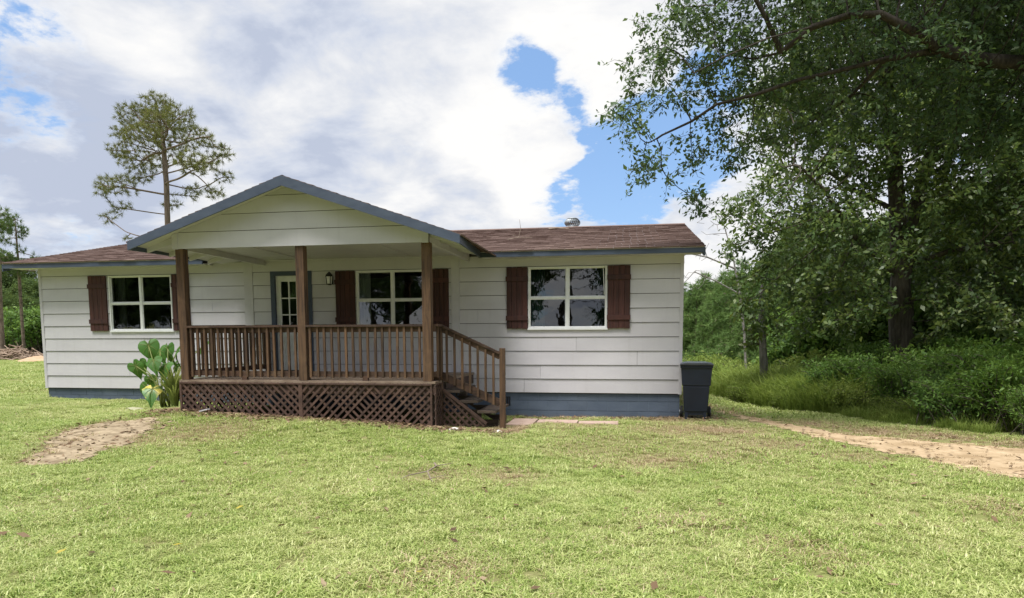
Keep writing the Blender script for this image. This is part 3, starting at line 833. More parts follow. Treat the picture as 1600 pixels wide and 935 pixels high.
# porch roof
pr = MB()
def pz(x): return PZ - PSL * abs(x - PX)
T = .055
for s in (-1, 1):
    ex, exb = (PEL, PELB) if s < 0 else (PER, PERB)
    top = [(PX, PY0, PZ - .03), (ex, PY0, pz(ex) - .03), (exb, EAVE_Y - .02, pz(exb) - .03), (PX, VAL_Y, PZ - .03)]
    pr.add(top + [(a, b, c - T) for a, b, c in top], [(0,1,2,3), (7,6,5,4), (0,4,5,1), (1,5,6,2), (2,6,7,3), (3,7,4,0)])
proof = hp(pr, 'porch_roof', M['trim_white'])
tp = math.atan(PSL)
for s, ex, exb in ((-1, PEL, PELB), (1, PER, PERB)):
    Ls = abs(ex - PX) / math.cos(tp); nr = int(Ls / EX) + 1
    def la(d, ex=ex):
        yb = EAVE_Y + (d / Ls) * (VAL_Y - EAVE_Y) + .05
        return (PY0 - .015, yb)
    tab_rows('shingles', (ex, 0, pz(ex) - .026), (0, 1, 0), (-s * math.cos(tp), 0, math.sin(tp)), (s * math.sin(tp), 0, math.cos(tp)), la, nr, Ls / nr, .305, proof, M['shingle'], 0)
    # rake board on the gable front
    x_t = ex + s * .012
    hp(MB().prism([(PX, PZ - .026), (x_t, pz(x_t) - .026), (x_t, pz(x_t) - .165), (PX, PZ - .185)], 'y', PY0 - .022, PY0 + .006), 'rake_board', M['blue'])
    # eave board running back to the house
    mb = MB(); zt = pz(ex) - .04
    mb.add([(ex - .01 * s, PY0 + .006, zt), (ex + .014 * s, PY0 + .006, zt), (exb + .014 * s, EAVE_Y - .006, pz(exb) - .04), (exb - .01 * s, EAVE_Y - .006, pz(exb) - .04),
            (ex - .01 * s, PY0 + .006, zt - .125), (ex + .014 * s, PY0 + .006, zt - .125), (exb + .014 * s, EAVE_Y - .006, ZSOF - .01), (exb - .01 * s, EAVE_Y - .006, ZSOF - .01)],
           [(0,1,2,3), (7,6,5,4), (0,4,5,1), (1,5,6,2), (2,6,7,3), (3,7,4,0)])
    hp(mb, 'eave_board', M['blue'])
    # rafters under the side overhang
    bx = -7.70 if s < 0 else -3.16
    for yy in np.arange(PY0 + .45, EAVE_Y - .1, .61):
        e2 = ex + (exb - ex) * (yy - PY0) / (EAVE_Y - PY0) - s * .02
        hp(MB().add([(bx, yy - .02, pz(bx) - .084), (e2, yy - .02, pz(e2) - .084), (e2, yy - .02, pz(e2) - .16), (bx, yy - .02, pz(bx) - .20),
                     (bx, yy + .02, pz(bx) - .084), (e2, yy + .02, pz(e2) - .084), (e2, yy + .02, pz(e2) - .16), (bx, yy + .02, pz(bx) - .20)],
                    [(3,2,1,0),(4,5,6,7),(0,1,5,4),(1,2,6,5),(2,3,7,6),(3,0,4,7)]), 'rafter', M['trim_white'], proof)

# gable face: lap boards cut to the roof slope
BX0, BX1 = -7.695, -3.165
gab = hp(MB().prism([(BX0, 3.112), (BX1, 3.112), (BX1, pz(BX1) - .09), (PX, PZ - .09), (BX0, pz(BX0) - .09)], 'y', FY - .02, FY + .05), 'gable_wall', M['felt'])
def x_at(z): return (PZ - .088 - z) / PSL
for k in range(4):
    zb, zt = 3.105 + .28 * k, 3.105 + .28 * (k + 1) - .009
    if k == 0: zt2 = zt
    w0, w1 = x_at(zb), x_at(min(zt, PZ - .1))
    xl0, xr0 = max(BX0 - .004, PX - w0), min(BX1 + .004, PX + w0); xl1, xr1 = max(BX0 - .004, PX - w1), min(BX1 + .004, PX + w1)
    zt_ = min(zt, PZ - .1)
    mb = MB(); a, b = FY - .037, FY - .026; q = FY - .018
    pts_lo = [(xl0, zb), (xr0, zb)]; pts = [(xl0, zb), (xr0, zb)]
    if xr1 < BX1 and xr0 >= BX1: pts.append((BX1 + .004, PZ - .088 - PSL * (BX1 + .004 - PX)))
    pts.append((xr1, zt_))
    pts.append((xl1, zt_))
    if xl1 > BX0 and xl0 <= BX0: pts.append((BX0 - .004, PZ - .088 - PSL * (PX - BX0 + .004)))
    n = len(pts)
    def yf(z): return a + (b - a) * (z - zb) / (zt - zb)
    mb.add([(x, yf(z), z) for x, z in pts] + [(x, q, z) for x, z in pts], [tuple(range(n)), tuple(range(n, 2 * n))[::-1]] + [(i, n + i, n + (i + 1) % n, (i + 1) % n) for i in range(n)])
    hp(mb, 'siding_board', M['siding'], gab)
for a, b in ((BX0 - .008, BX0 + .10), (BX1 - .10, BX1 + .008)):
    zt1, zt2 = PZ - .088 - PSL * abs(a - PX), PZ - .088 - PSL * abs(b - PX)
    hp(MB().prism([(a, 3.098), (b, 3.098), (b, zt2), (a, zt1)], 'y', FY - .044, FY - .03), 'corner_board', M['trim_white'], gab)
# side beams, ceiling and its battens
for x in (-7.66, -3.20):
    hp(MB().box((x - .035, FY + .05, 3.115), (x + .035, WY - .02, 3.36)), 'side_beam', M['trim_white'])
hp(MB().box((-7.625, FY + .05, 3.225), (-3.235, WY - .022, 3.24)), 'porch_ceiling', M['trim_white'])
for x in (-6.72, -4.35):
    hp(MB().box((x - .025, FY + .06, 3.213), (x + .025, WY - .03, 3.2255)), 'ceiling_batten', M['trim_white'])
hp(MB().box((-7.62, WY - .06, 3.19), (-3.24, WY - .0225, 3.224)), 'ceiling_trim', M['trim_white'])

# posts
for x in (-7.605, -5.40, -3.22):
    hp(MB().box((x - .072, FY - .072 + .07, .862), (x + .072, FY + .072 + .07, 3.112)), 'post', M['wood_v'], bevel=.006)

# deck
DX0, DX1, DZ = -7.69, -3.10, .862
deck = hp(MB().box((DX0 + .02, FY + .03, DZ - .2), (DX1 - .02, WY - .03, DZ - .04)), 'deck', M['dark_wood'])
y = FY - .02; w = .138
while y < WY - .05:
    hp(MB().box((DX0 - .015, y, DZ - .038), (DX1 + .015, min(y + w - .006, WY - .03), DZ + random.uniform(-.002, .002))), 'deck_board', M['wood_deck'], deck)
    y += w
hp(MB().box((DX0, FY + .0, DZ - .22), (DX1, FY + .03, DZ - .04)), 'rim_joist', M['lattice'], deck)
hp(MB().box((DX1 - .03, FY + .03, DZ - .22), (DX1, WY - .03, DZ - .04)), 'rim_joist', M['lattice'], deck)
for x in (-7.6, -5.4, -3.2):
    for yy in (FY + .1, WY - .5):
        hp(MB().box((x - .07, yy - .07, gzf(x, yy) - .15), (x + .07, yy + .07, DZ - .04)), 'pier', M['dark_wood'], deck)

# railings
RT, RB = 1.80, .965
def rail_run(p, q, posts_gap, label=None):
    """level railing from p to q (xy), balusters at 5 inches"""
    P_, Q_ = Vector((*p, 0)), Vector((*q, 0)); d = Q_ - P_; n = max(2, round(d.length / .127))
    tr = MB().bar((p[0], p[1], RT - .018), (q[0], q[1], RT - .018), .14, .036)
    mat = M['wood_h']
    r = hp(tr, 'railing', mat)
    hp(MB().bar((p[0], p[1], RT - .08), (q[0], q[1], RT - .08), .036, .088), 'top_rail', mat, r)
    hp(MB().bar((p[0], p[1], RB + .01), (q[0], q[1], RB + .01), .036, .088), 'bottom_rail', mat, r)
    sd = d.normalized().cross(Vector((0, 0, 1)))
    for i in range(n):
        t = (i + .5) / n + random.uniform(-.003, .003) / d.length
        c = P_ + d * t + sd * .036
        lean = random.uniform(-.006, .006)
        hp(MB().bar((c.x, c.y, RB - .05), (c.x + lean, c.y, RT - .037), .036, .036, (0, 1, 0)), 'baluster', M['wood_v'], r)
    m_ = P_ + d * .5
    hp(MB().box((m_.x - .045, m_.y - .03, DZ - .01), (m_.x + .045, m_.y + .03, RB - .03)), 'rail_block', mat, r)
    return r
PYC = FY + .07
rail_run((-7.535, PYC), (-5.47, PYC), 0)
rail_run((-5.33, PYC), (-3.29, PYC), 0)
rail_run((-7.605, WY - .12), (-7.605, PYC + .07), 0)
rail_run((-3.13, PYC + .06), (-3.13, 11.15), 0)
hp(MB().box((-7.65, WY - .13, .862), (-7.56, WY - .045, RT - .036)), 'half_post', M['wood_v'])

# stairs and their railing
SY0, SY1 = 11.16, 12.36
GP = (-3.13, 11.20)
hp(MB().box((GP[0] - .045, GP[1] - .045, gzf(*GP) - .1), (GP[0] + .045, GP[1] + .045, 1.79)), 'gate_post', M['wood_v'], bevel=.004)
NX = -2.05
ng_ = gzf(NX, 11.2)
hp(MB().box((NX - .045, 11.155, ng_ - .12), (NX + .045, 11.245, 1.40)), 'newel_post', M['wood_v'], bevel=.004)
def stringer(yy):
    p = [(-3.10, .84), (-3.10, .50), (-2.38, .06), (-2.16, .06), (-2.16, .17), (-2.46, .17), (-2.46, .342), (-2.78, .342), (-2.78, .514), (-3.08, .514), (-3.08, .84)]
    return MB().prism(p, 'y', yy, yy + .04)
stairs = hp(stringer(SY0 + .22), 'stairs', M['dark_wood'])
hp(stringer(SY1 - .2), 'stringer', M['dark_wood'], stairs)
for i in range(3):
    zt = .862 - .172 * (i + 1); xa = -3.10 + .31 * i
    hp(MB().box((xa, SY0 - .0, zt - .04), (xa + .325, SY1 + .03, zt)), 'tread', M['dark_wood'], stairs)
# stair railing, sloping
sl = hp(MB().bar((GP[0] + .04, GP[1], 1.775), (NX - .04, GP[1], 1.315), .10, .036), 'railing', M['wood_h'])
hp(MB().bar((GP[0] + .045, GP[1], 1.715), (NX - .045, GP[1], 1.255), .036, .088), 'top_rail', M['wood_h'], sl)
hp(MB().bar((GP[0] + .03, GP[1] - .0, .935), (NX - .045, GP[1] - .0, .475), .038, .13), 'bottom_rail', M['wood_h'], sl)
for i in range(7):
    t = (i + .55) / 7.2; x = GP[0] + .06 + (NX - GP[0] - .12) * t
    zb = .935 - .46 * t - .06; zt = 1.775 - .46 * t - .04
    hp(MB().box((x - .018, GP[1] - .054, zb), (x + .018, GP[1] - .019, zt)), 'baluster', M['wood_v'], sl)

# lattice skirts
def clip_seg(c, sgn, W_, H_):
    """line u*sgn - v = c inside [0,W]x[0,H] -> two points"""
    pts = []
    for v_ in (0, H_):
        u = (c + v_) * sgn
        if -1e-9 <= u <= W_ + 1e-9: pts.append((u, v_))
    for u in (0, W_):
        v_ = u * sgn - c
        if 0 < v_ < H_: pts.append((u, v_))
    pts = sorted(set((round(a, 4), round(b, 4)) for a, b in pts))
    return (pts[0], pts[-1]) if len(pts) >= 2 else None
def lattice(origin, ud, W_, H_, nrm, first, top_of=None, skip=(), keep=None):
    o0, ud, nrm = Vector(origin), Vector(ud), Vector(nrm)
    fr = MB()
    upv = Vector((0, 0, 1))
    def P(u, v_, n): return o0 + ud * u + upv * v_ + nrm * n
    for u in (.014, W_ - .014): fr.bar(P(u, 0, .006), P(u, H_, .006), .034, .022, nrm)
    fr.bar(P(.0, H_ - .012, .006), P(W_, H_ - .012, .006), .021, .034, nrm)
    fr.bar(P(.0, .006, .006), P(W_, .006, .006), .021, .02, nrm)
    pan = hp(fr, 'lattice_panel', M['lattice'])
    per = .129; idx = 0
    for layer, sg in ((0, first), (1, -first)):
        n_ = .0045 if layer == 0 else -.0045
        c = -H_ - W_ if sg < 0 else -H_
        c0 = -(W_ + H_) ; k = 0
        c = c0 + .03
        while c < W_ + H_:
            s_ = clip_seg(c, sg, W_, H_)
            c += per
            if not s_: continue
            (u0, v0), (u1, v1) = s_
            if math.hypot(u1 - u0, v1 - v0) < .05: continue
            if keep:
                nn = keep(u0, v0, u1, v1)
                if nn is None: continue
                u0, v0, u1, v1 = nn
            idx += 1
            if idx in skip: continue
            j = random.uniform(-.005, .005)
            hp(MB().bar(P(u0 + j, v0, n_), P(u1 + j, v1, n_), .036, .008, nrm), 'slat', M['lattice'], pan)
    return pan
LB, LT = .12, DZ - .040
lattice((DX0, FY - .02, LB), (1, 0, 0), 2.245, LT - LB, (0, -1, 0), -1, skip=(31, 38))
lattice((-5.44, FY - .022, LB), (1, 0, 0), 2.30, LT - LB, (0, -1, 0), 1, skip=(12, 30, 39, 41))
lattice((DX1 + .006, FY - .01, LB), (0, 1, 0), SY0 - FY - .03, LT - LB, (1, 0, 0), 1)
lattice((DX0 - .008, FY - .01, LB), (0, 1, 0), WY - FY - .05, LT - LB, (-1, 0, 0), 1)
def under_stairs(u0, v0, u1, v1):
    # keep what lies under the line from (0, .55) to (.98, 0)
    def ins(u, v_): return v_ <= .60 - .75 * u
    pts = [(u0 + (u1 - u0) * t / 40, v0 + (v1 - v0) * t / 40) for t in range(41)]
    ok = [p for p in pts if ins(*p)]
    if len(ok) < 4: return None
    return (*ok[0], *ok[-1])
lattice((-3.07, SY0 - .006, .10), (1, 0, 0), .98, .60, (0, -1, 0), -1, keep=under_stairs) if False else None
st = MB(); st.bar((-3.07, SY0 - .004, .70), (-2.32, SY0 - .004, .13), .045, .03, (0, 1, 0))
pan = hp(st, 'lattice_panel', M['lattice'])
for layer, sg in ((0, -1), (1, 1)):
    c = -2.0
    while c < 2:
        s_ = clip_seg(c, sg, 1.0, .6); c += .129
        if not s_: continue
        k_ = under_stairs(*s_[0], *s_[1])
        if not k_: continue
        n_ = -.005 if layer == 0 else .005
        hp(MB().bar((-3.07 + k_[0], SY0 - .002 + n_, .08 + k_[1]), (-3.07 + k_[2], SY0 - .002 + n_, .08 + k_[3]), .036, .008, (0, -1, 0)), 'slat', M['lattice'], pan)

# ------------------------------------------------------------------ things round the house
def put(mb, name, mat, label, cat, group=None, smooth=False, bevel=0):
    return tag(mb.build(name, mat, None, smooth, bevel), label, cat, group)

def subpart(mb, name, mat, root, smooth=False, bevel=0):
    o = mb.build(name, mat, root, smooth, bevel); return o

# wheeled bin (local coordinates: base centre, front to -y)
bx_, by_ = 1.325, 13.56
binr = empty('wheeled_bin', (bx_, by_, gzf(bx_, by_) - .01))
binr.rotation_euler = (0, 0, math.radians(-4))
tag(binr, 'dark navy wheeled rubbish bin beside the house corner', 'bin')
def frustum(z0, z1, a, b):
    return MB().add([(-a[0], -a[1], z0), (a[0], -a[1], z0), (a[0], a[1], z0), (-a[0], a[1], z0), (-b[0], -b[1], z1), (b[0], -b[1], z1), (b[0], b[1], z1), (-b[0], b[1], z1)],
                    [(3,2,1,0),(4,5,6,7),(0,1,5,4),(1,2,6,5),(2,3,7,6),(3,0,4,7)])
body = frustum(.16, .66, (.215, .26), (.245, .31)); body.add(frustum(.66, 1.02, (.262, .32), (.285, .345)).v, frustum(0, 1, (1, 1), (1, 1)).f)
subpart(body, 'body', M['bin'], binr, bevel=.018)
subpart(MB().box((-.30, -.36, 1.0), (.30, .36, 1.05)), 'rim', M['bin'], binr, bevel=.012)
lid = MB().prism([(-.31, 1.052), (.31, 1.052), (.30, 1.085), (.18, 1.105), (-.18, 1.105), (-.30, 1.085)], 'y', -.385, .36)
subpart(lid, 'lid', M['bin_lid'], binr, bevel=.012)
subpart(MB().tube([(-.24, .40, 1.02), (.24, .40, 1.02)], .016, 8), 'handle', M['bin'], binr, True)
for s in (-1, 1):
    w = subpart(MB().tube([(s * .235, .14, .115), (s * .29, .14, .115)], .125, 20), 'wheel', M['rubber'], binr, bevel=.01)
    w2 = MB().tube([(s * .288, .14, .115), (s * .298, .14, .115)], .06, 14).build('hub', M['metal'], w)
subpart(MB().tube([(-.25, .14, .115), (.25, .14, .115)], .012, 8), 'axle', M['metal'], binr)
subpart(MB().box((-.20, -.25, .0), (-.14, -.19, .18)).box((.14, -.25, .0), (.20, -.19, .18)).box((-.14, -.235, .10), (.14, -.205, .16)), 'foot', M['bin'], binr)
subpart(MB().bar((-.17, -.325, .93), (.17, -.325, .93), .02, .02), 'grab_bar', M['bin'], binr)

# paving slabs along the wall
def slab(x0, x1, y0, y1, rz):
    cx, cy = (x0 + x1) / 2, (y0 + y1) / 2
    mb = MB().box((-(x1 - x0) / 2, -(y1 - y0) / 2, -.06), ((x1 - x0) / 2, (y1 - y0) / 2, .03))
    o = mb.build('paving_slab', M['slab'], None, bevel=.008)
    o.location = (cx, cy, gzf(cx, cy) + .004); o.rotation_euler = (random.uniform(-.012, .012), random.uniform(-.012, .012), rz)
    return o
for i, (a, b) in enumerate([(-1.62, -.88), (-.86, -.14)]):
    tag(slab(a, b, 12.28, 12.66, .02 * (i - .5)), ['pinkish paving slab laid beside the stair slab', 'pinkish paving slab at the end of the row under the window'][i], 'paving slab', 'slabs along the wall')
tag(slab(-2.10, -1.64, 11.75, 12.7, .0), 'squarer pinkish slab at the foot of the porch steps', 'paving slab', 'slabs along the wall')

def rock(loc, r, label):
    n = 26; mb = MB()
    import bmesh
    bm = bmesh.new(); bmesh.ops.create_icosphere(bm, subdivisions=2, radius=1)
    for v_ in bm.verts:
        k = 1 + .25 * math.sin(v_.co.x * 3 + loc[0] * 9) * math.sin(v_.co.y * 4 + 1) + random.uniform(-.08, .08)
        v_.co = Vector((v_.co.x * r[0], v_.co.y * r[1], v_.co.z * r[2])) * k
    me = bpy.data.meshes.new('rock'); bm.to_mesh(me); bm.free(); me.materials.append(M['stone'])
    o = link('rock', me, None, (loc[0], loc[1], gzf(*loc) + r[2] * .35))
    tag(o, label, 'rock')
rock((-2.72, 10.55), (.10, .06, .04), 'wide white rock on bare soil before the stair lattice')
rock((-2.02, 10.62), (.07, .05, .03), 'small white rock on the grass before the newel post')

def stick_thing(paths, name, label, cat, mat):
    mb = MB()
    for pts, r in paths: mb.tube(pts, [r * (1 - .6 * i / (len(pts) - 1)) for i in range(len(pts))], 5)
    return put(mb, name, mat, label, cat)
def on(x, y, h=.03): return (x, y, gzf(x, y) + h)
stick_thing([([on(-2.28, 7.85), on(-2.18, 7.6, .05), on(-2.2, 7.3, .045), on(-2.08, 7.0, .04), on(-2.0, 6.85, .03)], .012), ([on(-2.2, 7.3, .045), on(-2.34, 7.05, .05), on(-2.38, 6.9, .04)], .008),
             ([on(-2.18, 7.6, .05), on(-2.02, 7.75, .06)], .007), ([on(-2.08, 7.0, .04), on(-1.95, 7.15, .05)], .006)], 'fallen_branch', 'dry forked branch fallen on the lawn', 'branch', M['stick'])
rz_ = zroof(15.2)
stick_thing([([(-2.62, 15.0, zroof(15.0) + .015), (-2.4, 15.2, rz_ + .03), (-2.1, 15.25, zroof(15.25) + .015)], .012), ([(-2.4, 15.2, rz_ + .03), (-2.36, 15.22, rz_ + .22), (-2.38, 15.2, rz_ + .42)], .008), ([(-2.4, 15.2, rz_ + .03), (-2.55, 15.3, rz_ + .10)], .006)],
            'fallen_twig', 'spindly twig with one upright shoot lying on the roof', 'twig', M['stick'])
stick_thing([([(-1.95, 17.2, zroof(17.2) + .03), (-1.75, 17.15, zroof(17.15) + .05), (-1.45, 17.1, zroof(17.1) + .03)], .035)], 'fallen_stick', 'thick short stick lying on the roof below the vent', 'stick', M['stick'])
put(MB().bar(on(-7.25, 10.62, .03), on(-7.05, 10.55, .09), .06, .02), 'wood_scrap', M['trim_white'], 'pale wood scrap leaning on the lattice', 'scrap')

# fallen leaves on the lawn
lm = MB().add([(0, -.06, 0), (.035, -.01, .012), (.02, .04, .006), (0, .07, .014), (-.025, .035, .004), (-.035, -.015, .014)], [(0, 1, 2, 3), (0, 3, 4, 5)]).mesh('fallen_leaf', M['yellow_leaf'])
for u, v_ in [(375, 797), (278, 850), (95, 862), (655, 892)]:
    p = atz(u, v_, .06)
    o = link('fallen_leaf', lm, None, (p.x, p.y, gzf(p.x, p.y) + .05)); o.rotation_euler = (random.uniform(-.3, .3), random.uniform(-.3, .3), random.uniform(0, 6)); o.scale = (.6, .6, .6)
    tag(o, 'small yellow leaf fallen on the lawn', 'leaf', 'yellow leaves scattered on the lawn')

# ------------------------------------------------------------------ plants by the porch
def heart_leaf(size, droop):
    pts = []; n = 28
    V_, F_ = [(0, 0, 0)], []
    R1, R2 = [], []
    for i in range(n):
        t = 2 * math.pi * i / n
        x = 16 * math.sin(t) ** 3; y = 13 * math.cos(t) - 5 * math.cos(2 * t) - 2 * math.cos(3 * t) - math.cos(4 * t)
        x, y = x / 34, -(y - 4) / 24
        wv = .035 * math.sin(t * 7 + size * 40) + .03 * (i % 2)
        R2.append((x, y, -droop * (y if y > 0 else 0) ** 2 * 1.3 - .35 * x * x + wv))
    for ring, k in ((R2, .5), (R2, 1)):
        for p in ring: V_.append((p[0] * k * size, p[1] * k * size, (p[2] * k * (1 if k == 1 else .6)) * size + (.03 if k == .5 else 0) * size))
    for i in range(n):
        j = (i + 1) % n
        F_.append((0, 1 + i, 1 + j)); F_.append((1 + i, 1 + n + i, 1 + n + j, 1 + j))
    return V_, F_
ear_base = Vector((-8.95, 12.05, gzf(-8.95, 12.05)))
ear = empty('elephant_ear_plant', ear_base)
tag(ear, 'elephant ear plant with huge green leaves beside the porch', 'plant')
EAR = [(232, 540, 12.1, .46, .5, 'ear_leaf'), (212, 572, 11.9, .46, .9, 'ear_leaf'), (240, 563, 11.7, .46, .3, 'ear_leaf'), (262, 545, 12.2, .46, -.3, 'ear_leaf'), (276, 550, 11.95, .48, -.8, 'ear_leaf'), (218, 568, 12.3, .36, .2, 'ear_leaf'),
       (250, 548, 12.5, .42, .1, 'ear_leaf'), (258, 572, 11.8, .40, -.2, 'ear_leaf'), (234, 592, 12.2, .3, .3, 'ear_leaf'), (318, 540, 12.9, .40, -.9, 'ear_leaf'), (275, 572, 12.4, .40, -.5, 'ear_leaf'), (238, 608, 11.7, .44, .3, 'turning_leaf'), (230, 606, 11.8, .34, .2, 'ear_leaf')]
for (u, v_, y, sz, rz, mk) in EAR:
    p = aty(u, v_, y)
    Vv, Ff = heart_leaf(sz * random.uniform(.66, .98), random.uniform(.3, 1.0))
    me = bpy.data.meshes.new('leaf'); me.from_pydata(Vv, [], Ff)
    for q in me.polygons: q.use_smooth = True
    me.materials.append(M[mk])
    o = link('leaf', me, ear, p - ear_base)
    o.rotation_euler = (-math.radians(random.uniform(25, 88)), random.uniform(-.6, .6), rz + random.uniform(-.2, .2) + math.pi)
    vb = MB(); n28 = 28
    for kk in (0, 3, 6, 9, 11, 14, 17, 19, 22, 25):
        p1, p2 = Vector(Vv[1 + kk]), Vector(Vv[1 + n28 + kk]); up3 = Vector((0, 0, .003))
        vb.tube([Vector((0, 0, .003)), p1 + up3, p1.lerp(p2, .85) + up3], [.0055, .004, .0015], 4)
    vb.build('vein', M['strap_leaf'], o)
    if mk == 'turning_leaf': o['label'] = 'yellowing leaf hanging low'
    q0 = Vector((random.uniform(-.12, .12), random.uniform(-.1, .1), 0)); q1 = p - ear_base
    md = (q0 + q1) / 2 + Vector((0, 0, .22))
    mb = MB().tube([q0, q0 * .6 + md * .4 + Vector((0, 0, .1)), md, q1], [.018, .016, .013, .008], 6)
    mb.build('stem', M['strap_leaf'], ear, True)
Vv, Ff = heart_leaf(.36, .2); me = bpy.data.meshes.new('leaf'); me.from_pydata(Vv, [], Ff); me.materials.append(M['pale_leaf'])
o = link('dry_leaf', me, None, (-9.35, 11.75, gzf(-9.35, 11.75) + .06)); o.rotation_euler = (.15, .1, 1.4)
tag(o, 'pale dried heart shaped leaf lying on the grass', 'leaf')

def strap_clump(c, n, h, label):
    root = empty('strap_leaf_clump', (c[0], c[1], gzf(*c)))
    tag(root, label, 'plant')
    for i in range(n):
        a = random.uniform(0, 6.28); ln = h * random.uniform(.6, 1.1); out = random.uniform(.15, .5) * h; w = random.uniform(.016, .03)
        d = Vector((math.cos(a), math.sin(a), 0)); s = Vector((-d.y, d.x, 0)); mb = MB(); vs_ = []
        for k in range(6):
            t = k / 5; p = d * (.04 + out * t ** 1.7) + Vector((0, 0, ln * (1.6 * t - .75 * t * t) - .03))
            ww = w * (1 - t ** 2.5)
            vs_ += [p - s * ww, p + s * ww + Vector((0, 0, .004))]
        mb.add(vs_, [(2 * k, 2 * k + 1, 2 * k + 3, 2 * k + 2) for k in range(5)])
        mb.build('leaf', M['strap_leaf'], root)
strap_clump((-8.52, 11.7), 100, .95, 'clump of pale strap leaves against the porch lattice')

# ------------------------------------------------------------------ trees
def unit(v): return v / (np.linalg.norm(v, axis=-1, keepdims=True) + 1e-9)

def ell_points(ells, n, r):
    vol = np.array([e[3] * e[4] * e[5] for e in ells]); k = r.choice(len(ells), n, p=vol / vol.sum())
    E = np.array(ells)[k]
    d = unit(r.normal(size=(n, 3))) * (r.random((n, 1)) ** .42)
    return E[:, :3] + d * E[:, 3:6]

def grow(seed_nodes, seed_par, attr, step, di, dk, r, iters=160, grav=0.0):
    P = [np.array(p, float) for p in seed_nodes]; par = list(seed_par)
    A = np.array(attr); alive = np.ones(len(A), bool)
    Pa = np.array(P)
    dm = np.linalg.norm(A[:, None] - Pa[None], axis=2); near = dm.argmin(1); dist = dm.min(1)
    for it in range(iters):
        act = alive & (dist < di)
        if not act.any():
            if not alive.any(): break
            act = alive & (dist <= dist[alive].min() + 1e-6)
        idx = near[act]; v = unit(A[act] - Pa[idx])
        acc = np.zeros((len(Pa), 3)); np.add.at(acc, idx, v)
        hit = np.unique(idx)
        d = unit(acc[hit] + r.normal(0, .18, (len(hit), 3)) + np.array([0, 0, grav]))
        new = Pa[hit] + d * step
        base = len(Pa)
        Pa = np.vstack([Pa, new]); par += list(hit)
        dn = np.linalg.norm(A[:, None] - new[None], axis=2); j = dn.argmin(1); m = dn[np.arange(len(A)), j]
        b = m < dist
        near[b] = base + j[b]; dist[b] = m[b]
        alive &= dist > dk
    return Pa, np.array(par)

def radii(par, tip, expo=2.3, base=None):
    n = len(par); acc = np.zeros(n); r_ = np.zeros(n); ch = np.zeros(n, int)
    for i in range(n):
        if par[i] >= 0: ch[par[i]] += 1
    order = np.argsort(-depth_of(par))
    for i in order:
        r_[i] = tip if ch[i] == 0 else acc[i] ** (1 / expo)
        if par[i] >= 0: acc[par[i]] += max(r_[i], tip) ** expo
    if base: r_ = np.maximum(tip, r_ * (base / r_[0]) ** (r_ / r_[0]) ** .5) if r_[0] > 0 else r_
    return r_, ch
def depth_of(par):
    d = np.zeros(len(par), int)
    for i in range(len(par)):
        if par[i] >= 0: d[i] = d[par[i]] + 1
    return d

def limbs_mesh(name, P, par, r_, mat, minr=.0):
    idx = np.array([i for i in range(len(par)) if par[i] >= 0 and r_[i] >= minr])
    Vs, Fs, off = [], [], 0
    for sides, sel in ((10, idx[r_[idx] > .06]), (5, idx[(r_[idx] <= .06) & (r_[idx] > .015)]), (3, idx[r_[idx] <= .015])):
        if len(sel) == 0: continue
        a = P[par[sel]]; b = P[sel]; d = unit(b - a)
        up_ = np.where(np.abs(d[:, 2:3]) > .9, np.array([[1., 0, 0]]), np.array([[0, 0, 1.]]))
        s = unit(np.cross(d, up_)); t = np.cross(s, d)
        ra = np.minimum(r_[par[sel]], r_[sel] * 1.25)[:, None, None]; rb = r_[sel][:, None, None]
        an = np.arange(sides) * 2 * np.pi / sides
        ring = np.cos(an)[None, :, None] * s[:, None] + np.sin(an)[None, :, None] * t[:, None]
        a2 = a - d * (r_[sel] * .3)[:, None]
        v = np.concatenate([a2[:, None] + ring * ra, (b + d * (r_[sel] * .15)[:, None])[:, None] + ring * rb], 1).reshape(-1, 3)
        k = np.arange(sides); f = np.stack([k, (k + 1) % sides, sides + (k + 1) % sides, sides + k], -1)
        f = (f[None] + (np.arange(len(sel)) * 2 * sides)[:, None, None]).reshape(-1, 4) + off
        Vs.append(v); Fs.append(f); off += len(v)
    return np_mesh(name, np.vstack(Vs), np.vstack(Fs), mat, True)

def leaf_quads(C, size, aspect, r, droop=.3, jitter=.35):
    n = len(C)
    nn = unit(r.normal(size=(n, 3)) * .62 + np.array([-.25, -.45, .62]))        # blades turn to the light
    d = unit(np.cross(nn, r.normal(size=(n, 3))) + np.array([0, 0, -droop])); s = unit(np.cross(nn, d)); nn = np.cross(d, s)
    L_ = size * (1 + jitter * r.normal(size=(n, 1))).clip(.5, 1.8); Wd = L_ * aspect
    v = np.stack([C, C + d * L_ * .45 + s * Wd / 2 + nn * L_ * .08, C + d * L_, C + d * L_ * .45 - s * Wd / 2 + nn * L_ * .08], 1).reshape(-1, 3)
    return v, np.arange(4 * n).reshape(n, 4)

def twig_expand(P, par, r_, thick, k, ln, r, n_seg=2):
    tips = np.where((r_ <= thick) & (par >= 0))[0]
    base = np.repeat(tips, k); d0 = unit(P[base] - P[par[base]])
    d = unit(d0 * .5 + r.normal(0, .6, (len(base), 3)) + np.array([0, 0, -.05])); prev = base; P2, par2, r2 = [P], [par], [r_]; off = len(P); cur = P[base]
    for q in range(n_seg):
        L_ = ln / n_seg * r.uniform(.6, 1.3, (len(base), 1)); cur = cur + d * L_
        P2.append(cur); par2.append(prev); r2.append(np.full(len(base), .0032 if q == 0 else .0022)); prev = np.arange(off, off + len(base)); off += len(base)
        d = unit(d + r.normal(0, .3, d.shape) + np.array([0, 0, -.12]))
    return np.vstack(P2), np.concatenate(par2), np.concatenate(r2)

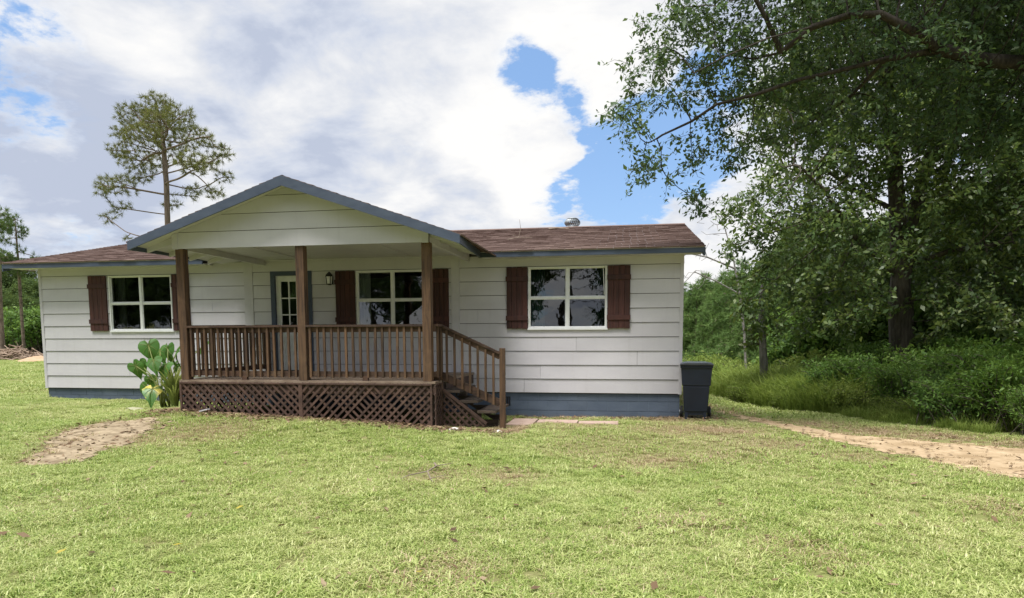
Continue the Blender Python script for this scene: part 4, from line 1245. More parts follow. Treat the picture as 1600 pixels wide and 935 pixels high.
def twig_leaves(P, par, r_, thick, per, spread, r):
    tips = np.where(r_ <= thick)[0]
    tips = tips[par[tips] >= 0]
    k = np.repeat(tips, per)
    t = r.random((len(k), 1))
    c = P[k] * t + P[par[k]] * (1 - t)
    return c + r.normal(0, spread, (len(k), 3))

def needle_tris(P, dirs, per, ln, wd, r):
    k = np.repeat(np.arange(len(P)), per)
    d = unit(unit(dirs[k]) * .55 + r.normal(0, .55, (len(k), 3)) + np.array([0, 0, .1]))
    s = unit(np.cross(d, r.normal(size=(len(k), 3))))
    c = P[k] + r.normal(0, ln * .12, (len(k), 3)); L_ = ln * r.uniform(.7, 1.2, (len(k), 1))
    v = np.stack([c - s * wd / 2, c + s * wd / 2, c + d * L_], 1).reshape(-1, 3)
    return v, np.arange(3 * len(k)).reshape(-1, 3)

def tree_thing(name, root_loc, limb_me, leaf_me, label, cat='tree', group=None, scale=1, rz=0, trunk_name='trunk', crown_name='crown'):
    root = empty(name, root_loc); root.scale = (scale,) * 3 if isinstance(scale, (int, float)) else scale; root.rotation_euler = (0, 0, rz)
    tag(root, label, cat, group)
    if limb_me: link(trunk_name, limb_me, root)
    if leaf_me: link(crown_name, leaf_me, root)
    return root

def make_tree(seed, base, seedP, seedpar, ells, n_attr, step, di, dk, tip, base_r, leaf, mats, thick=None, minr=0, expo=2.3):
    r = np.random.default_rng(seed)
    A = ell_points(ells, n_attr, r)
    P, par = grow(seedP, seedpar, A, step, di, dk, r)
    r_, ch = radii(par, tip, expo, base_r)
    if 'twigs' in leaf: P, par, r_ = twig_expand(P, par, r_, thick or tip * 2.2, leaf['twigs'], leaf['twig_len'], r)
    limb = limbs_mesh('trunk', P - base, par, r_, mats[0], minr)
    kind = leaf['kind']
    if kind == 'leaf':
        C = twig_leaves(P, par, r_, thick or tip * 2.2, leaf['per'], leaf['spread'], r)
        v, f = leaf_quads(C - base, leaf['size'], leaf['aspect'], r, leaf.get('droop', .3))
    else:
        tips = np.where((r_ <= (thick or tip * 1.5)) & (par >= 0))[0]
        if leaf.get('frac', 1) < 1: tips = tips[r.random(len(tips)) < leaf['frac']]
        v, f = needle_tris(P[tips] - base, P[tips] - P[par[tips]], leaf['per'], leaf['size'], leaf['width'], r)
    crown = np_mesh('crown', v, f, mats[1])
    return limb, crown, len(P), len(f)

def seg(points, n):
    """resample a polyline into steps of about n metres"""
    out = [np.array(points[0], float)]
    for a, b in zip(points, points[1:]):
        a, b = np.array(a, float), np.array(b, float); k = max(1, int(np.linalg.norm(b - a) / n))
        for i in range(1, k + 1): out.append(a + (b - a) * i / k)
    return out
def chain(lines, n):
    """lines: list of (polyline, attach) where attach = None or ('line', index of line, nearest) -> nodes, parents"""
    P, par = [], []
    for pl_, at in lines:
        pts = seg(pl_, n)
        if at is None:
            prev = -1
        else:
            prev = int(np.argmin([np.linalg.norm(q - pts[0]) for q in P])); pts = pts[1:]
        for q in pts:
            P.append(q); par.append(prev); prev = len(P) - 1
    return P, par
def px_ell(u, v_, y, rpx, ry=None):
    c = aty(u, v_, y); r_ = rpx * y / F_PX * 1.02
    return (c.x, c.y, c.z, r_, ry or r_, r_)
def T3(u, v_, y): return tuple(aty(u, v_, y))

import time as _t
_t0 = _t.time()
stats = []
# 1. foreground oak: its trunk stands right of the view, its limbs reach over the track toward the roof
y0 = 12.4
ob = np.array([8.3, 12.6, gzf(8.3, 12.6)])
lines = [([tuple(ob - [0, 0, .2]), tuple(ob + [.0, 0, 2.2]), tuple(ob + [-.15, 0, 4.3]), tuple(ob + [-.4, 0, 5.6]), tuple(ob + [-.3, .3, 7.5]), tuple(ob + [0, .2, 9.5])], None),
         ([tuple(ob + [-.3, 0, 5.2]), T3(1600, 99, 11.9), T3(1545, 95, 11.8), T3(1470, 78, 11.8), T3(1385, 92, 11.6), T3(1300, 113, 11.5), T3(1250, 124, 11.5), T3(1180, 148, 11.5), T3(1120, 163, 11.6), T3(1080, 190, 11.8), T3(1035, 211, 11.8)], 1),
         ([T3(1470, 78, 11.8), T3(1425, 48, 11.3), T3(1375, 22, 11.1), T3(1325, 24, 11.1), T3(1270, 42, 11.2), T3(1220, 82, 11.4), T3(1180, 92, 11.5)], 1),
         ([T3(1385, 92, 11.6), T3(1330, 150, 12.3), T3(1270, 190, 12.8)], 1),
         ([T3(1215, 60, 11.3), T3(1195, 25, 11.1), T3(1170, -20, 11.0)], 1),
         ([T3(1270, 42, 11.2), T3(1200, 60, 10.9), T3(1130, 90, 10.9), T3(1085, 115, 11.0)], 1)]
P, par = chain(lines, .28)
ells = [px_ell(*a) for a in [(985, 185, 12.3, 42, .6), (1020, 120, 12.2, 55, .8), (1060, 50, 12.0, 60, .9), (1010, 265, 12.4, 36, .5), (1060, 245, 12.5, 42, .6), (1090, 305, 12.5, 36, .5), (1130, 55, 11.8, 70, 1), (1130, 130, 12.2, 55, .9),
        (1200, 20, 11.8, 80, 1.1), (1220, 120, 12.4, 60, 1), (1150, 215, 12.6, 50, .7), (1290, 20, 11.7, 80, 1.1), (1290, 160, 12.6, 62, .9), (1400, 20, 11.8, 90, 1.2), (1390, 150, 12.6, 70, 1), (1490, 20, 11.8, 95, 1.2), (1500, 165, 12.6, 75, 1),
        (1590, 40, 12.2, 95, 1.2), (1590, 190, 12.6, 70, 1), (1300, -90, 12, 120, 1.6), (1480, -100, 12.2, 140, 1.8), (1130, -60, 12, 90, 1.2), (1700, 60, 12.6, 140, 2), (1680, -120, 12.6, 160, 2.2), (1800, -60, 12.8, 160, 2), (1960, 30, 13, 160, 2)]]
lm1, cm1, a_, b_ = make_tree(3, ob, P, par, ells, 5600, .17, 1.1, .20, .0035, .175, dict(kind='leaf', per=6, spread=.05, size=.088, aspect=.45, twigs=2, twig_len=.34), (M['bark_dark'], M['oak_leaf_near']), .0075)
stats.append(('oak near', a_, b_))
tree_thing('oak_tree', ob, lm1, cm1, 'oak stretching one long dark limb over the sky toward the roof', 'tree')

# 2. big oak with the furrowed trunk
y0 = 19.0
tb = aty(1408, 600, y0); ob2 = np.array([tb.x, tb.y, gzf(tb.x, tb.y)])
lines = [([tuple(ob2 - [0, 0, .2]), T3(1409, 540, y0), T3(1407, 470, y0), T3(1405, 400, y0), T3(1402, 330, y0), T3(1398, 260, y0), T3(1385, 150, y0), T3(1380, 40, y0), T3(1370, -120, y0)], None),
         ([T3(1408, 470, y0), T3(1420, 380, y0 + .2), T3(1430, 320, y0 + .3), T3(1455, 240, y0 + .6), T3(1490, 120, y0 + 1)], 1),
         ([T3(1404, 425, y0), T3(1360, 395, y0 - .4), T3(1335, 370, y0 - .8), T3(1290, 300, y0 - 1.2), T3(1250, 260, y0 - 1.6)], 1),
         ([T3(1402, 330, y0), T3(1340, 300, y0 + .4), T3(1290, 265, y0 + .6), T3(1230, 270, y0 + .6)], 1),
         ([T3(1420, 415, y0), T3(1450, 405, y0 - .3), T3(1490, 390, y0 - .5), T3(1540, 385, y0 - .5)], 1),
         ([T3(1406, 455, y0), T3(1350, 470, y0 + .5), T3(1320, 455, y0 + .8)], 1)]
P, par = chain(lines, .4)
ells = [px_ell(*a) for a in [(1190, 400, 18.4, 55, 1), (1240, 320, 18.2, 75, 1.4), (1180, 470, 18.6, 40, .8), (1260, 440, 18.2, 60, 1.2), (1300, 240, 18.5, 85, 1.8), (1330, 370, 17.8, 70, 1.3), (1400, 180, 18.5, 110, 2.4), (1390, 40, 19, 130, 3), (1300, 100, 19.5, 100, 2.4),
        (1500, 120, 19.5, 120, 2.6), (1480, 290, 18.4, 85, 1.8), (1570, 240, 19, 95, 2), (1560, 380, 18.6, 80, 1.6), (1490, 420, 19, 55, 1.2), (1640, 330, 19.5, 90, 2), (1600, 60, 20, 130, 3), (1450, -120, 19.5, 150, 3.4), (1320, 470, 18.5, 50, 1), (1230, 180, 19, 70, 1.5), (1170, 330, 18.8, 40, .8), (1290, 480, 17.9, 50, 1), (1345, 470, 17.6, 48, .9), (1470, 480, 18.0, 50, 1), (1540, 470, 18.2, 60, 1.2), (1430, 380, 17.7, 40, .8), (1230, 500, 18.3, 40, .8), (1180, 520, 18.8, 32, .7)]]
lm2, cm2, a_, b_ = make_tree(4, ob2, P, par, ells, 8200, .26, 1.6, .32, .006, .29, dict(kind='leaf', per=7, spread=.075, size=.12, aspect=.5, twigs=2, twig_len=.45), (M['bark'], M['oak_leaf']), .014)
stats.append(('oak big', a_, b_))
tree_thing('oak_tree', ob2, lm2, cm2, 'large leafy oak with thick furrowed trunk rising from the undergrowth', 'tree')

# 3. generic broadleaf for the wood behind (used several times)
def wood_tree(seed, h, w):
    r = np.random.default_rng(seed); z = np.zeros(3)
    P, par = chain([([(0, 0, -.3), (.1, 0, h * .2), (.0, .1, h * .4), (.15, .1, h * .62), (.1, 0, h * .85)], None)], .5)
    ells = [(0, 0, h * .72, w * .5, w * .5, h * .26)]
    for k in range(9):
        a = r.uniform(0, 6.28); q = r.uniform(.25, .5) * w
        ells.append((q * math.cos(a), q * math.sin(a), h * r.uniform(.3, .8), w * r.uniform(.17, .28), w * r.uniform(.17, .28), h * r.uniform(.07, .13)))
    return make_tree(seed, z, P, par, ells, 2200, .4, 2.4, .5, .009, .17, dict(kind='leaf', per=9, spread=.14, size=.20, aspect=.55, twigs=3, twig_len=.7), (M['bark'], M['far_leaf']), .02)
wt_ = [wood_tree(21, 11, 7), wood_tree(22, 9, 6.5), wood_tree(23, 13, 7.5)]
stats += [('wood', w[2], w[3]) for w in wt_]
def plant_tree(name, src, x, y, s, rz, label, group=None, cat='tree', z=None):
    return tree_thing(name, (x, y, (gzf(x, y) if z is None else z) - .05), src[0], src[1], label, cat, group, s, rz)

# 4. loblolly pines
def pine(seed, h, crown_from, w, mats, ells=None, per=30, size=.22, width=.02, n_attr=900, frac=1, base_r=.2, dk=.4, step=.34, thick=.03):
    r = np.random.default_rng(seed); z = np.zeros(3)
    lean = r.uniform(-.2, .2)
    P, par = chain([([(0, 0, -.3), (lean * .3, 0, h * .35), (lean, 0, h * .7), (lean * .6, 0, h * (.97 if ells is None else .86))], None)], .5)
    if ells is None:
        ells = []
        for k in range(16):
            t = r.uniform(0, 1); a = r.uniform(0, 6.28); q = w * .5 * (1 - t * .75) * r.uniform(.35, .95)
            ells.append((q * math.cos(a), q * math.sin(a), h * (crown_from + (1 - crown_from) * t), w * .13, w * .13, h * .035))
    return make_tree(seed, z, P, par, ells, n_attr, step, 3.0, dk, .012, base_r, dict(kind='needle', per=per, size=size, width=width, frac=frac), mats, thick)
# the pine behind the house, its crown outlined in the sky
pb = aty(258, 330, 34.0); pbz = gzf(pb.x, 34)
def pe(u, v_, r_, dy=0): c = aty(u, v_, 34 + dy); return (c.x - pb.x, dy, c.z - pbz, r_ * 34 / F_PX * 1.0, r_ * 34 / F_PX, r_ * 34 / F_PX * .72)
pells = [pe(*a) for a in [(245, 165, 30), (210, 180, 30), (280, 185, 30), (190, 205, 22, 1), (225, 215, 34, -1), (310, 215, 28), (265, 220, 36, 1.5), (345, 240, 24, .5), (300, 255, 30, -1.5), (350, 275, 18, 1), (185, 235, 20, -1), (205, 250, 26, 1), (240, 255, 26, 2),
        (160, 290, 20), (190, 290, 26, -1.2), (220, 275, 24, 1), (165, 340, 18, .8), (190, 325, 18, -1), (195, 372, 12), (300, 300, 20, 1), (335, 300, 18, -1), (270, 320, 16, 1.5), (160, 300, 14, -1.5), (325, 255, 22, 2), (240, 190, 30, 2), (250, 185, 26, -2)]]
pn = pine(31, pells[0][2], .4, 8, (M['pine_bark'], M['needle']), pells, 26, .26, .022, 4200, .9, .15, .26, .24, .026)
stats.append(('pine', pn[2], pn[3]))
tree_thing('pine_tree', (pb.x, 34, pbz), pn[0], pn[1], 'tall pine with open airy crown standing behind the house', 'tree')
def cone_ells(h, w, n, seed):
    r = np.random.default_rng(seed); E_ = []
    for k in range(n):
        t = (k + .5) / n; a = k * 2.4 + r.uniform(-.4, .4); q = w * .5 * (1 - t) ** .8 * r.uniform(.45, 1.0)
        E_.append((q * math.cos(a), q * math.sin(a), h * (.06 + .92 * t), w * .17 * (1.15 - .6 * t), w * .17 * (1.15 - .6 * t), h * .05))
    return E_
pf = [pine(41, 12, .55, 5.5, (M['pine_bark'], M['far_leaf']), None, 24, .42, .05, 900, 1, .2, .35),
      pine(42, 5.2, .08, 3.4, (M['pine_bark'], M['young_pine']), cone_ells(5.2, 3.6, 34, 5), 26, .30, .034, 1800, 1, .07, .22, .24, .05),
      pine(43, 15, .6, 6, (M['pine_bark'], M['needle']), None, 26, .45, .05, 900)]
stats += [('pine', w[2], w[3]) for w in pf]
print('trees', stats, round(_t.time() - _t0, 1), 's')

# left background: two bare stemmed pines, then the wood
def at_px(u, y): p = aty(u, 540, y); return p.x, p.y
x, y = at_px(3, 38); plant_tree('pine_tree', pf[0], x, y, .80, .4, 'far pine with the thicker straight trunk at the field edge')
x, y = at_px(37, 40); plant_tree('pine_tree', pf[0], x, y, (.5, .5, .80), 2.0, 'slender far pine with thin bare trunk at the field edge')
LEFTW = 'wood along the far side of the field'
for i, (u, y, s, k) in enumerate([(-60, 52, .8, 1), (-15, 56, .62, 0), (12, 60, .78, 2), (38, 54, .60, 1), (58, 58, .66, 0), (85, 60, .6, 1), (120, 64, .7, 2), (-110, 50, .8, 0), (165, 66, .62, 1), (-180, 48, .8, 2)]):
    x, yy = at_px(u, y); plant_tree('broadleaf_tree', wt_[k], x, yy, s, i * 1.3, 'dark leafy tree in the wood beyond the field', LEFTW)
# right background: pines in the gap beside the house, then broadleaf trees
x, y = at_px(1085, 46); plant_tree('young_pine', pf[1], x, y, 1.05, .3, 'bright green young pine in the gap right of the house', 'young pines behind the track', 'tree')
for u, y, s, rz in [(1112, 38, .85, 1), (1142, 36, 1.0, 2.2), (1060, 48, 1.1, 3), (1098, 50, 1.25, 4), (1170, 33, .95, 5), (1205, 35, 1.2, 1.7), (1030, 52, 1.2, 2.7), (985, 56, 1.2, .8), (1128, 46, 1.2, 3.3), (1160, 44, 1.3, .2), (1240, 30, 1.0, 1.1), (1275, 33, 1.2, 2.1), (1225, 44, 1.5, .5)]:
    x, yy = at_px(u, y); plant_tree('young_pine', pf[1], x, yy, s, rz, 'bright green young pine in the gap right of the house', 'young pines behind the track')
RW = 'broadleaf trees in the wood behind the oak'
for i, (u, y, s, k) in enumerate([(1245, 31, .50, 1), (1300, 27, .52, 0), (1345, 32, .55, 2), (1400, 27, .6, 1), (1460, 25, .55, 0), (1500, 30, .62, 2), (1545, 23, .6, 1), (1600, 26, .62, 0), (1650, 22, .6, 2), (1290, 40, .62, 2), (1370, 40, .7, 0), (1450, 38, .72, 2), (1560, 34, .75, 0), (1720, 20, .8, 1), (1800, 22, .9, 2)]):
    x, yy = at_px(u, y); plant_tree('broadleaf_tree', wt_[k], x, yy, s, i * 1.9 + .4, 'dark broadleaf tree in the wood behind the big oak', RW)
for i, (u, y, s, k) in enumerate([(930, 70, .7, 0), (985, 74, .8, 1), (1035, 66, .62, 0), (1075, 72, .7, 1), (1110, 64, .55, 2), (1150, 68, .7, 0), (1195, 60, .7, 1), (1235, 50, .75, 0), (1275, 55, .9, 2)]):
    x, yy = at_px(u, y); plant_tree('broadleaf_tree', wt_[k], x, yy, s, i * 2.1, 'far leafy tree beyond the young pines', 'tree line beyond the young pines')
# trees across the road, which the windows mirror
for i, (x, y, s, k) in enumerate([(-9, -13, .95, 0), (-3.5, -15, 1.05, 2), (1.5, -13, .9, 1), (7, -16, 1.05, 2), (-15.5, -13, 1.0, 2), (13, -13, .9, 0), (-22, -14, .95, 1), (-28, -12, 1.0, 2), (-34, -14, 1.0, 0), (-40, -13, .95, 1), (-6.5, -19, 1.1, 2), (-19, -18, 1.1, 0), (-31, -17, 1.1, 2), (-18.5, -10, .9, 1), (-31, -10, .9, 1)]):
    plant_tree('broadleaf_tree', wt_[k], x, y, s, i * 2.3, 'leafy roadside tree mirrored in the house windows', 'roadside trees across from the house')

# dead snag with grey trunk
sb = aty(1194, 585, 19.5); sz = gzf(sb.x, 19.5)
def S(u, v_, dy=0): p = aty(u, v_, 19.5 + dy); return (p.x - sb.x, dy, p.z - sz)
sn = MB().tube([(0, 0, -.2), S(1194, 580), S(1192, 540), S(1190, 505), S(1190, 490), S(1189, 462), S(1191, 445, .1)], [.13, .115, .10, .09, .075, .05, .03], 9)
sroot = empty('dead_tree', (sb.x, 19.5, sz)); tag(sroot, 'dead grey trunk with dark bare side branches in the weeds', 'tree')
sn.build('trunk', M['grey_bark'], sroot, True)
for pts in ([S(1191, 512), S(1178, 500, -.1), S(1165, 492, -.1), S(1155, 485, -.2)], [S(1192, 538), S(1183, 537), S(1172, 538, .1)], [S(1190, 520, .1), S(1175, 515, .2), S(1160, 518, .3)]):
    MB().tube(pts, [.075, .055, .04, .012], 7).build('branch', M['bark'], sroot, True) if len(pts) == 4 else MB().tube(pts, [.05, .035, .012], 7).build('branch', M['bark'], sroot, True)
# bare twigs of a leafless tree in the gap by the roof end
bb = aty(1168, 600, 27); bz = gzf(bb.x, 27)
r7 = np.random.default_rng(77)
def B(u, v_, dy=0): p = aty(u, v_, 27 + dy); return (p.x, 27 + dy, p.z)
P, par = chain([([(bb.x, 27, bz - .2), B(1163, 520), B(1156, 460), B(1145, 400), B(1125, 330)], None), ([B(1156, 460), B(1120, 440), B(1085, 425)], 1), ([B(1149, 420), B(1105, 402), B(1075, 396)], 1)], .4)
Pn, pan_ = grow(P, par, ell_points([px_ell(1085, 410, 27, 36, 1), px_ell(1110, 350, 27, 34, 1), px_ell(1080, 440, 27, 26, .8)], 130, r7), .3, 2, .35, r7)
rr, _ = radii(pan_, .006, 2.3, .05)
tree_thing('bare_tree', (bb.x, 27, bz), limbs_mesh('trunk', Pn - np.array([bb.x, 27, bz]), pan_, rr, M['grey_bark']), None, 'leafless tree with thin grey twigs beside the roof end', 'tree')

# ------------------------------------------------------------------ undergrowth: shrubs and tall weeds
def shrub(seed, h, w, n_stem, mat, leaf=.09, asp=.45, per=46, arch=.5):
    r = np.random.default_rng(seed); Cs = []; sv = MB()
    for i in range(n_stem):
        a = r.uniform(0, 6.28); out = w * .5 * r.uniform(.2, 1); hh = h * r.uniform(.5, 1.05)
        p0 = np.array([.25 * w * r.normal() * .5, .25 * w * r.normal() * .5, -.05]); p2 = np.array([math.cos(a) * out, math.sin(a) * out, hh * (1 - arch * .45)])
        p1 = p0 * .5 + p2 * .5 + np.array([0, 0, hh * .45])
        t = np.linspace(0, 1, 6)[:, None]; pts = (1 - t) ** 2 * p0 + 2 * t * (1 - t) * p1 + t * t * p2
        sv.tube([tuple(q) for q in pts], [.014, .012, .010, .008, .006, .003], 4)
        tt = r.uniform(.25, 1.0, (per, 1)); c = (1 - tt) ** 2 * p0 + 2 * tt * (1 - tt) * p1 + tt * tt * p2
        Cs.append(c + r.normal(0, .05 + .06 * w * .25, (per, 3)))
    v, f = leaf_quads(np.vstack(Cs), leaf, asp, r, .15)
    return sv.mesh('stems', M['bark'], True), np_mesh('foliage', v, f, mat)
shr = [shrub(51, 1.7, 2.0, 120, M['bush_leaf'], .085, .36, 70), shrub(52, 1.3, 1.7, 110, M['bush_leaf'], .07, .36, 60), shrub(53, 2.4, 2.2, 120, M['bush_leaf'], .11, .5, 70), shrub(54, 1.0, 1.5, 110, M['weed_leaf'], .075, .3, 60)]
UG = 'shrubs along the edge of the wood'
TXT = ['arching green shrub at the edge of the wood', 'low green shrub at the foot of the wood', 'tall broad leaved shrub under the trees', 'yellow green weedy shrub by the track']
def put_shrub(x, y, k, s, rz, txt=None):
    tree_thing('shrub', (x, y, gzf(x, y) - .04), shr[k][0], shr[k][1], txt or TXT[k], 'shrub', UG, s, rz, 'stems', 'foliage')
edge = [(8.2, 8.2), (6.9, 9.8), (6.0, 11.2), (5.4, 12.2), (4.7, 13.5), (4.1, 14.9), (3.6, 16.4), (2.9, 18.3), (2.5, 20.5), (2.2, 23)]
random.seed(9)
ecum = [0]
for a, b in zip(edge, edge[1:]): ecum.append(ecum[-1] + math.dist(a, b))
def on_edge(t):
    for i in range(len(edge) - 1):
        if t <= ecum[i + 1]:
            k = (t - ecum[i]) / (ecum[i + 1] - ecum[i]); a, b = edge[i], edge[i + 1]
            tx_, ty_ = b[0] - a[0], b[1] - a[1]; l = math.hypot(tx_, ty_)
            return (a[0] + tx_ * k, a[1] + ty_ * k, ty_ / l, -tx_ / l)
t = 0
while t < 11.2:                                  # front row of low shrubs in the shade of the oaks
    x, y, nx_, ny_ = on_edge(t); d = random.uniform(.55, .9)
    put_shrub(x + nx_ * d, y + ny_ * d, random.choice([1, 1, 0, 3] if t < 6 else [3, 3, 1, 0]), random.uniform(.5, .85), random.uniform(0, 6)); t += random.uniform(.65, .9)
for row, (d0, s0, ks) in enumerate([(1.5, .85, [0, 0, 1]), (2.8, .98, [0, 2, 0]), (4.7, .85, [2, 0, 2]), (7.0, .9, [2])]):
    t = 0
    while t < (11.6 if row < 2 else 14.5):
        x, y, nx_, ny_ = on_edge(min(t, ecum[-1])); d = d0 + random.uniform(-.4, .4)
        put_shrub(x + nx_ * d, y + ny_ * d, random.choice(ks), s0 * random.uniform(.8, 1.15), random.uniform(0, 6)); t += random.uniform(1.1, 1.6)

for i in range(60):                              # sunlit leafy weeds by the far bend of the track
    q = on_edge(random.uniform(8.0, ecum[-1])); d = random.uniform(.1, 2.6)
    put_shrub(q[0] + q[2] * d, q[1] + q[3] * d, 3, random.uniform(.35, .6) + .12 * d, random.uniform(0, 6), 'light green leafy weed clump where the track bends behind the house')
for i in range(34):                              # deeper in the wood, closing the view under the crowns
    u = 1235 + i * 15 + random.uniform(-8, 8); y = random.uniform(21.5, 29); p = aty(u, 560, y)
    put_shrub(p.x, y, 2, random.uniform(1.0, 1.6), random.uniform(0, 6), 'tall shrub deep in the shade behind the oak trunk')
for i in range(18):
    u = -260 + i * 21 + random.uniform(-8, 8); y = random.uniform(46, 52); p = aty(u, 550, y)
    put_shrub(p.x, y, 2, random.uniform(1.3, 2.0), random.uniform(0, 6), 'leafy bush closing the wood beyond the field')
for u, y, s in [(1150, 24, .8), (1180, 22.5, .6), (1215, 24, .9), (1235, 21, .9), (1265, 22, 1.2), (1290, 19.5, .95), (1130, 27, 1.1), (1310, 21, 1.3), (1105, 29, 1.2), (1250, 25.5, 1.5), (1330, 18.5, 1.0), (1200, 27, 1.1)]:
    p = aty(u, 580, y); put_shrub(p.x, y, 3, s * 1.25, random.uniform(0, 6), 'yellow green bush among the weeds by the dead trunk')

# ------------------------------------------------------------------ grass (uncountable): points carrying tufts
def blade_tuft(seed, n, rad, h, w, lean=.55, segs=2):
    r = np.random.default_rng(seed)
    a = r.uniform(0, 6.28, n); q = rad * np.sqrt(r.random(n)); c = np.stack([q * np.cos(a), q * np.sin(a), np.full(n, -.008)], -1)
    b = r.uniform(0, 6.28, n); d = np.stack([np.cos(b), np.sin(b), np.zeros(n)], -1); s = np.stack([-d[:, 1], d[:, 0], np.zeros(n)], -1)
    hh = h * r.uniform(.45, 1.15, (n, 1)); ln = lean * r.uniform(.3, 1.5, (n, 1)); ww = w * r.uniform(.7, 1.3, (n, 1))
    z = np.array([[0, 0, 1.]])
    m1 = c + d * hh * ln * .35 + z * hh * .6; m2 = c + d * hh * ln * 1.0 + z * hh * (1.0 - .25 * ln)
    v = np.stack([c - s * ww / 2, c + s * ww / 2, m1 + s * ww * .42, m1 - s * ww * .42, m2], 1).reshape(-1, 3)
    k = np.arange(n)[:, None] * 5
    quads = np.hstack([k, k + 1, k + 2, k + 3]); tris = np.hstack([k + 3, k + 2, k + 4])
    me = bpy.data.meshes.new('tuft'); me.from_pydata(v.tolist(), [], quads.tolist() + tris.tolist())
    return me

def scatter(name, pts, scale, dry, meshes, mat, label, cat, seed=1):
    r = np.random.default_rng(seed); n = len(pts)
    me = bpy.data.meshes.new(name); me.vertices.add(n); me.vertices.foreach_set('co', np.asarray(pts, np.float32).ravel())
    def att(nm, tp, data, key='value'):
        a = me.attributes.new(nm, tp, 'POINT'); a.data.foreach_set(key, np.ascontiguousarray(data).ravel())
    att('rot', 'FLOAT_VECTOR', np.stack([r.normal(0, .06, n), r.normal(0, .06, n), r.uniform(0, 6.28, n)], -1).astype(np.float32), 'vector')
    att('size', 'FLOAT', scale.astype(np.float32)); att('dry', 'FLOAT', dry.astype(np.float32)); att('pick', 'INT', r.integers(0, len(meshes), n).astype(np.int32))
    o = link(name, me)
    ng = bpy.data.node_groups.new(name, 'GeometryNodeTree')
    ng.interface.new_socket(name='Geometry', in_out='INPUT', socket_type='NodeSocketGeometry')
    ng.interface.new_socket(name='Geometry', in_out='OUTPUT', socket_type='NodeSocketGeometry')
    gi = ng.nodes.new('NodeGroupInput'); go = ng.nodes.new('NodeGroupOutput')
    ip = ng.nodes.new('GeometryNodeInstanceOnPoints'); mp = ng.nodes.new('GeometryNodeMeshToPoints'); jn = ng.nodes.new('GeometryNodeJoinGeometry')
    for m_ in meshes[::-1]:
        m_.materials.append(mat)
        src = bpy.data.objects.new('tuft', m_)
        oi = ng.nodes.new('GeometryNodeObjectInfo'); oi.inputs['Object'].default_value = src; oi.inputs['As Instance'].default_value = True
        ng.links.new(oi.outputs['Geometry'], jn.inputs[0])
    def na(nm, tp):
        q = ng.nodes.new('GeometryNodeInputNamedAttribute'); q.data_type = tp; q.inputs['Name'].default_value = nm; return q.outputs['Attribute']
    ng.links.new(gi.outputs[0], mp.inputs[0]); ng.links.new(mp.outputs[0], ip.inputs['Points']); ng.links.new(jn.outputs[0], ip.inputs['Instance'])
    ip.inputs['Pick Instance'].default_value = True
    ng.links.new(na('pick', 'INT'), ip.inputs['Instance Index'])
    ng.links.new(na('rot', 'FLOAT_VECTOR'), ip.inputs['Rotation']); ng.links.new(na('size', 'FLOAT'), ip.inputs['Scale'])
    ng.links.new(ip.outputs[0], go.inputs[0])
    o.modifiers.new('tufts', 'NODES').node_group = ng
    tag(o, label, cat, kind='stuff')
    return o

DRYB = [(.86, 11.6, .9, .8), (1.5, 11.7, 1.0, .9), (2.05, 10.4, .8, .7), (.34, 8.8, .7, .7), (-1.35, 7.55, .45, .7), (-.42, 9.4, .8, .55), (2.46, 13.4, .8, .7), (3.3, 12.9, .9, .8), (.9, 13.3, .8, .9), (-.9, 11.9, .9, .55),
        (-6.3, 9.3, .9, .7), (-7.0, 8.6, .6, .6), (-2.2, 7.3, .45, .7), (3.0, 9.5, .5, .6), (3.9, 12.1, .8, .95), (4.8, 11.4, .8, .95), (5.6, 10.6, .8, .9), (.5, 6.0, .5, .4), (-1.2, 4.4, .5, .5), (1.3, 5.2, .5, .45), (2.6, 15, .6, .6), (3.4, 6.6, .6, .4), (0.0, 10.2, 1.2, .45), (1.2, 9.6, 1.2, .5), (-12.6, 9.5, .8, .3)]
def dryness(x, y):
    d = .10 + .10 * wob(x, y, .45)
    for cx, cy, r_, a in DRYB: d = np.maximum(d, 1.2 * a * np.exp(-(((x - cx) / r_) ** 2 + ((y - cy) / r_) ** 2)) + .12 * wob(x, y, 1.3))
    d = np.maximum(d, .95 * np.clip(-polydist(x, y, TRACK) / .4 + .55, 0, 1)); d = np.maximum(d, .9 * np.clip(-polydist(x, y, PATCH) / .3 + .4, 0, 1))
    porch = (x > -8.2) & (x < -1.6)
    d = np.maximum(d, np.where(porch, .95 * np.exp(-np.clip(FY - .05 - y, 0, 9) / .28) * (y < 12.5), 0))
    d = np.maximum(d, np.where((x > -2) & (x < 1.8), .9 * np.exp(-np.clip(WY - y, 0, 9) / .5), 0))
    return np.clip(d, 0, 1)
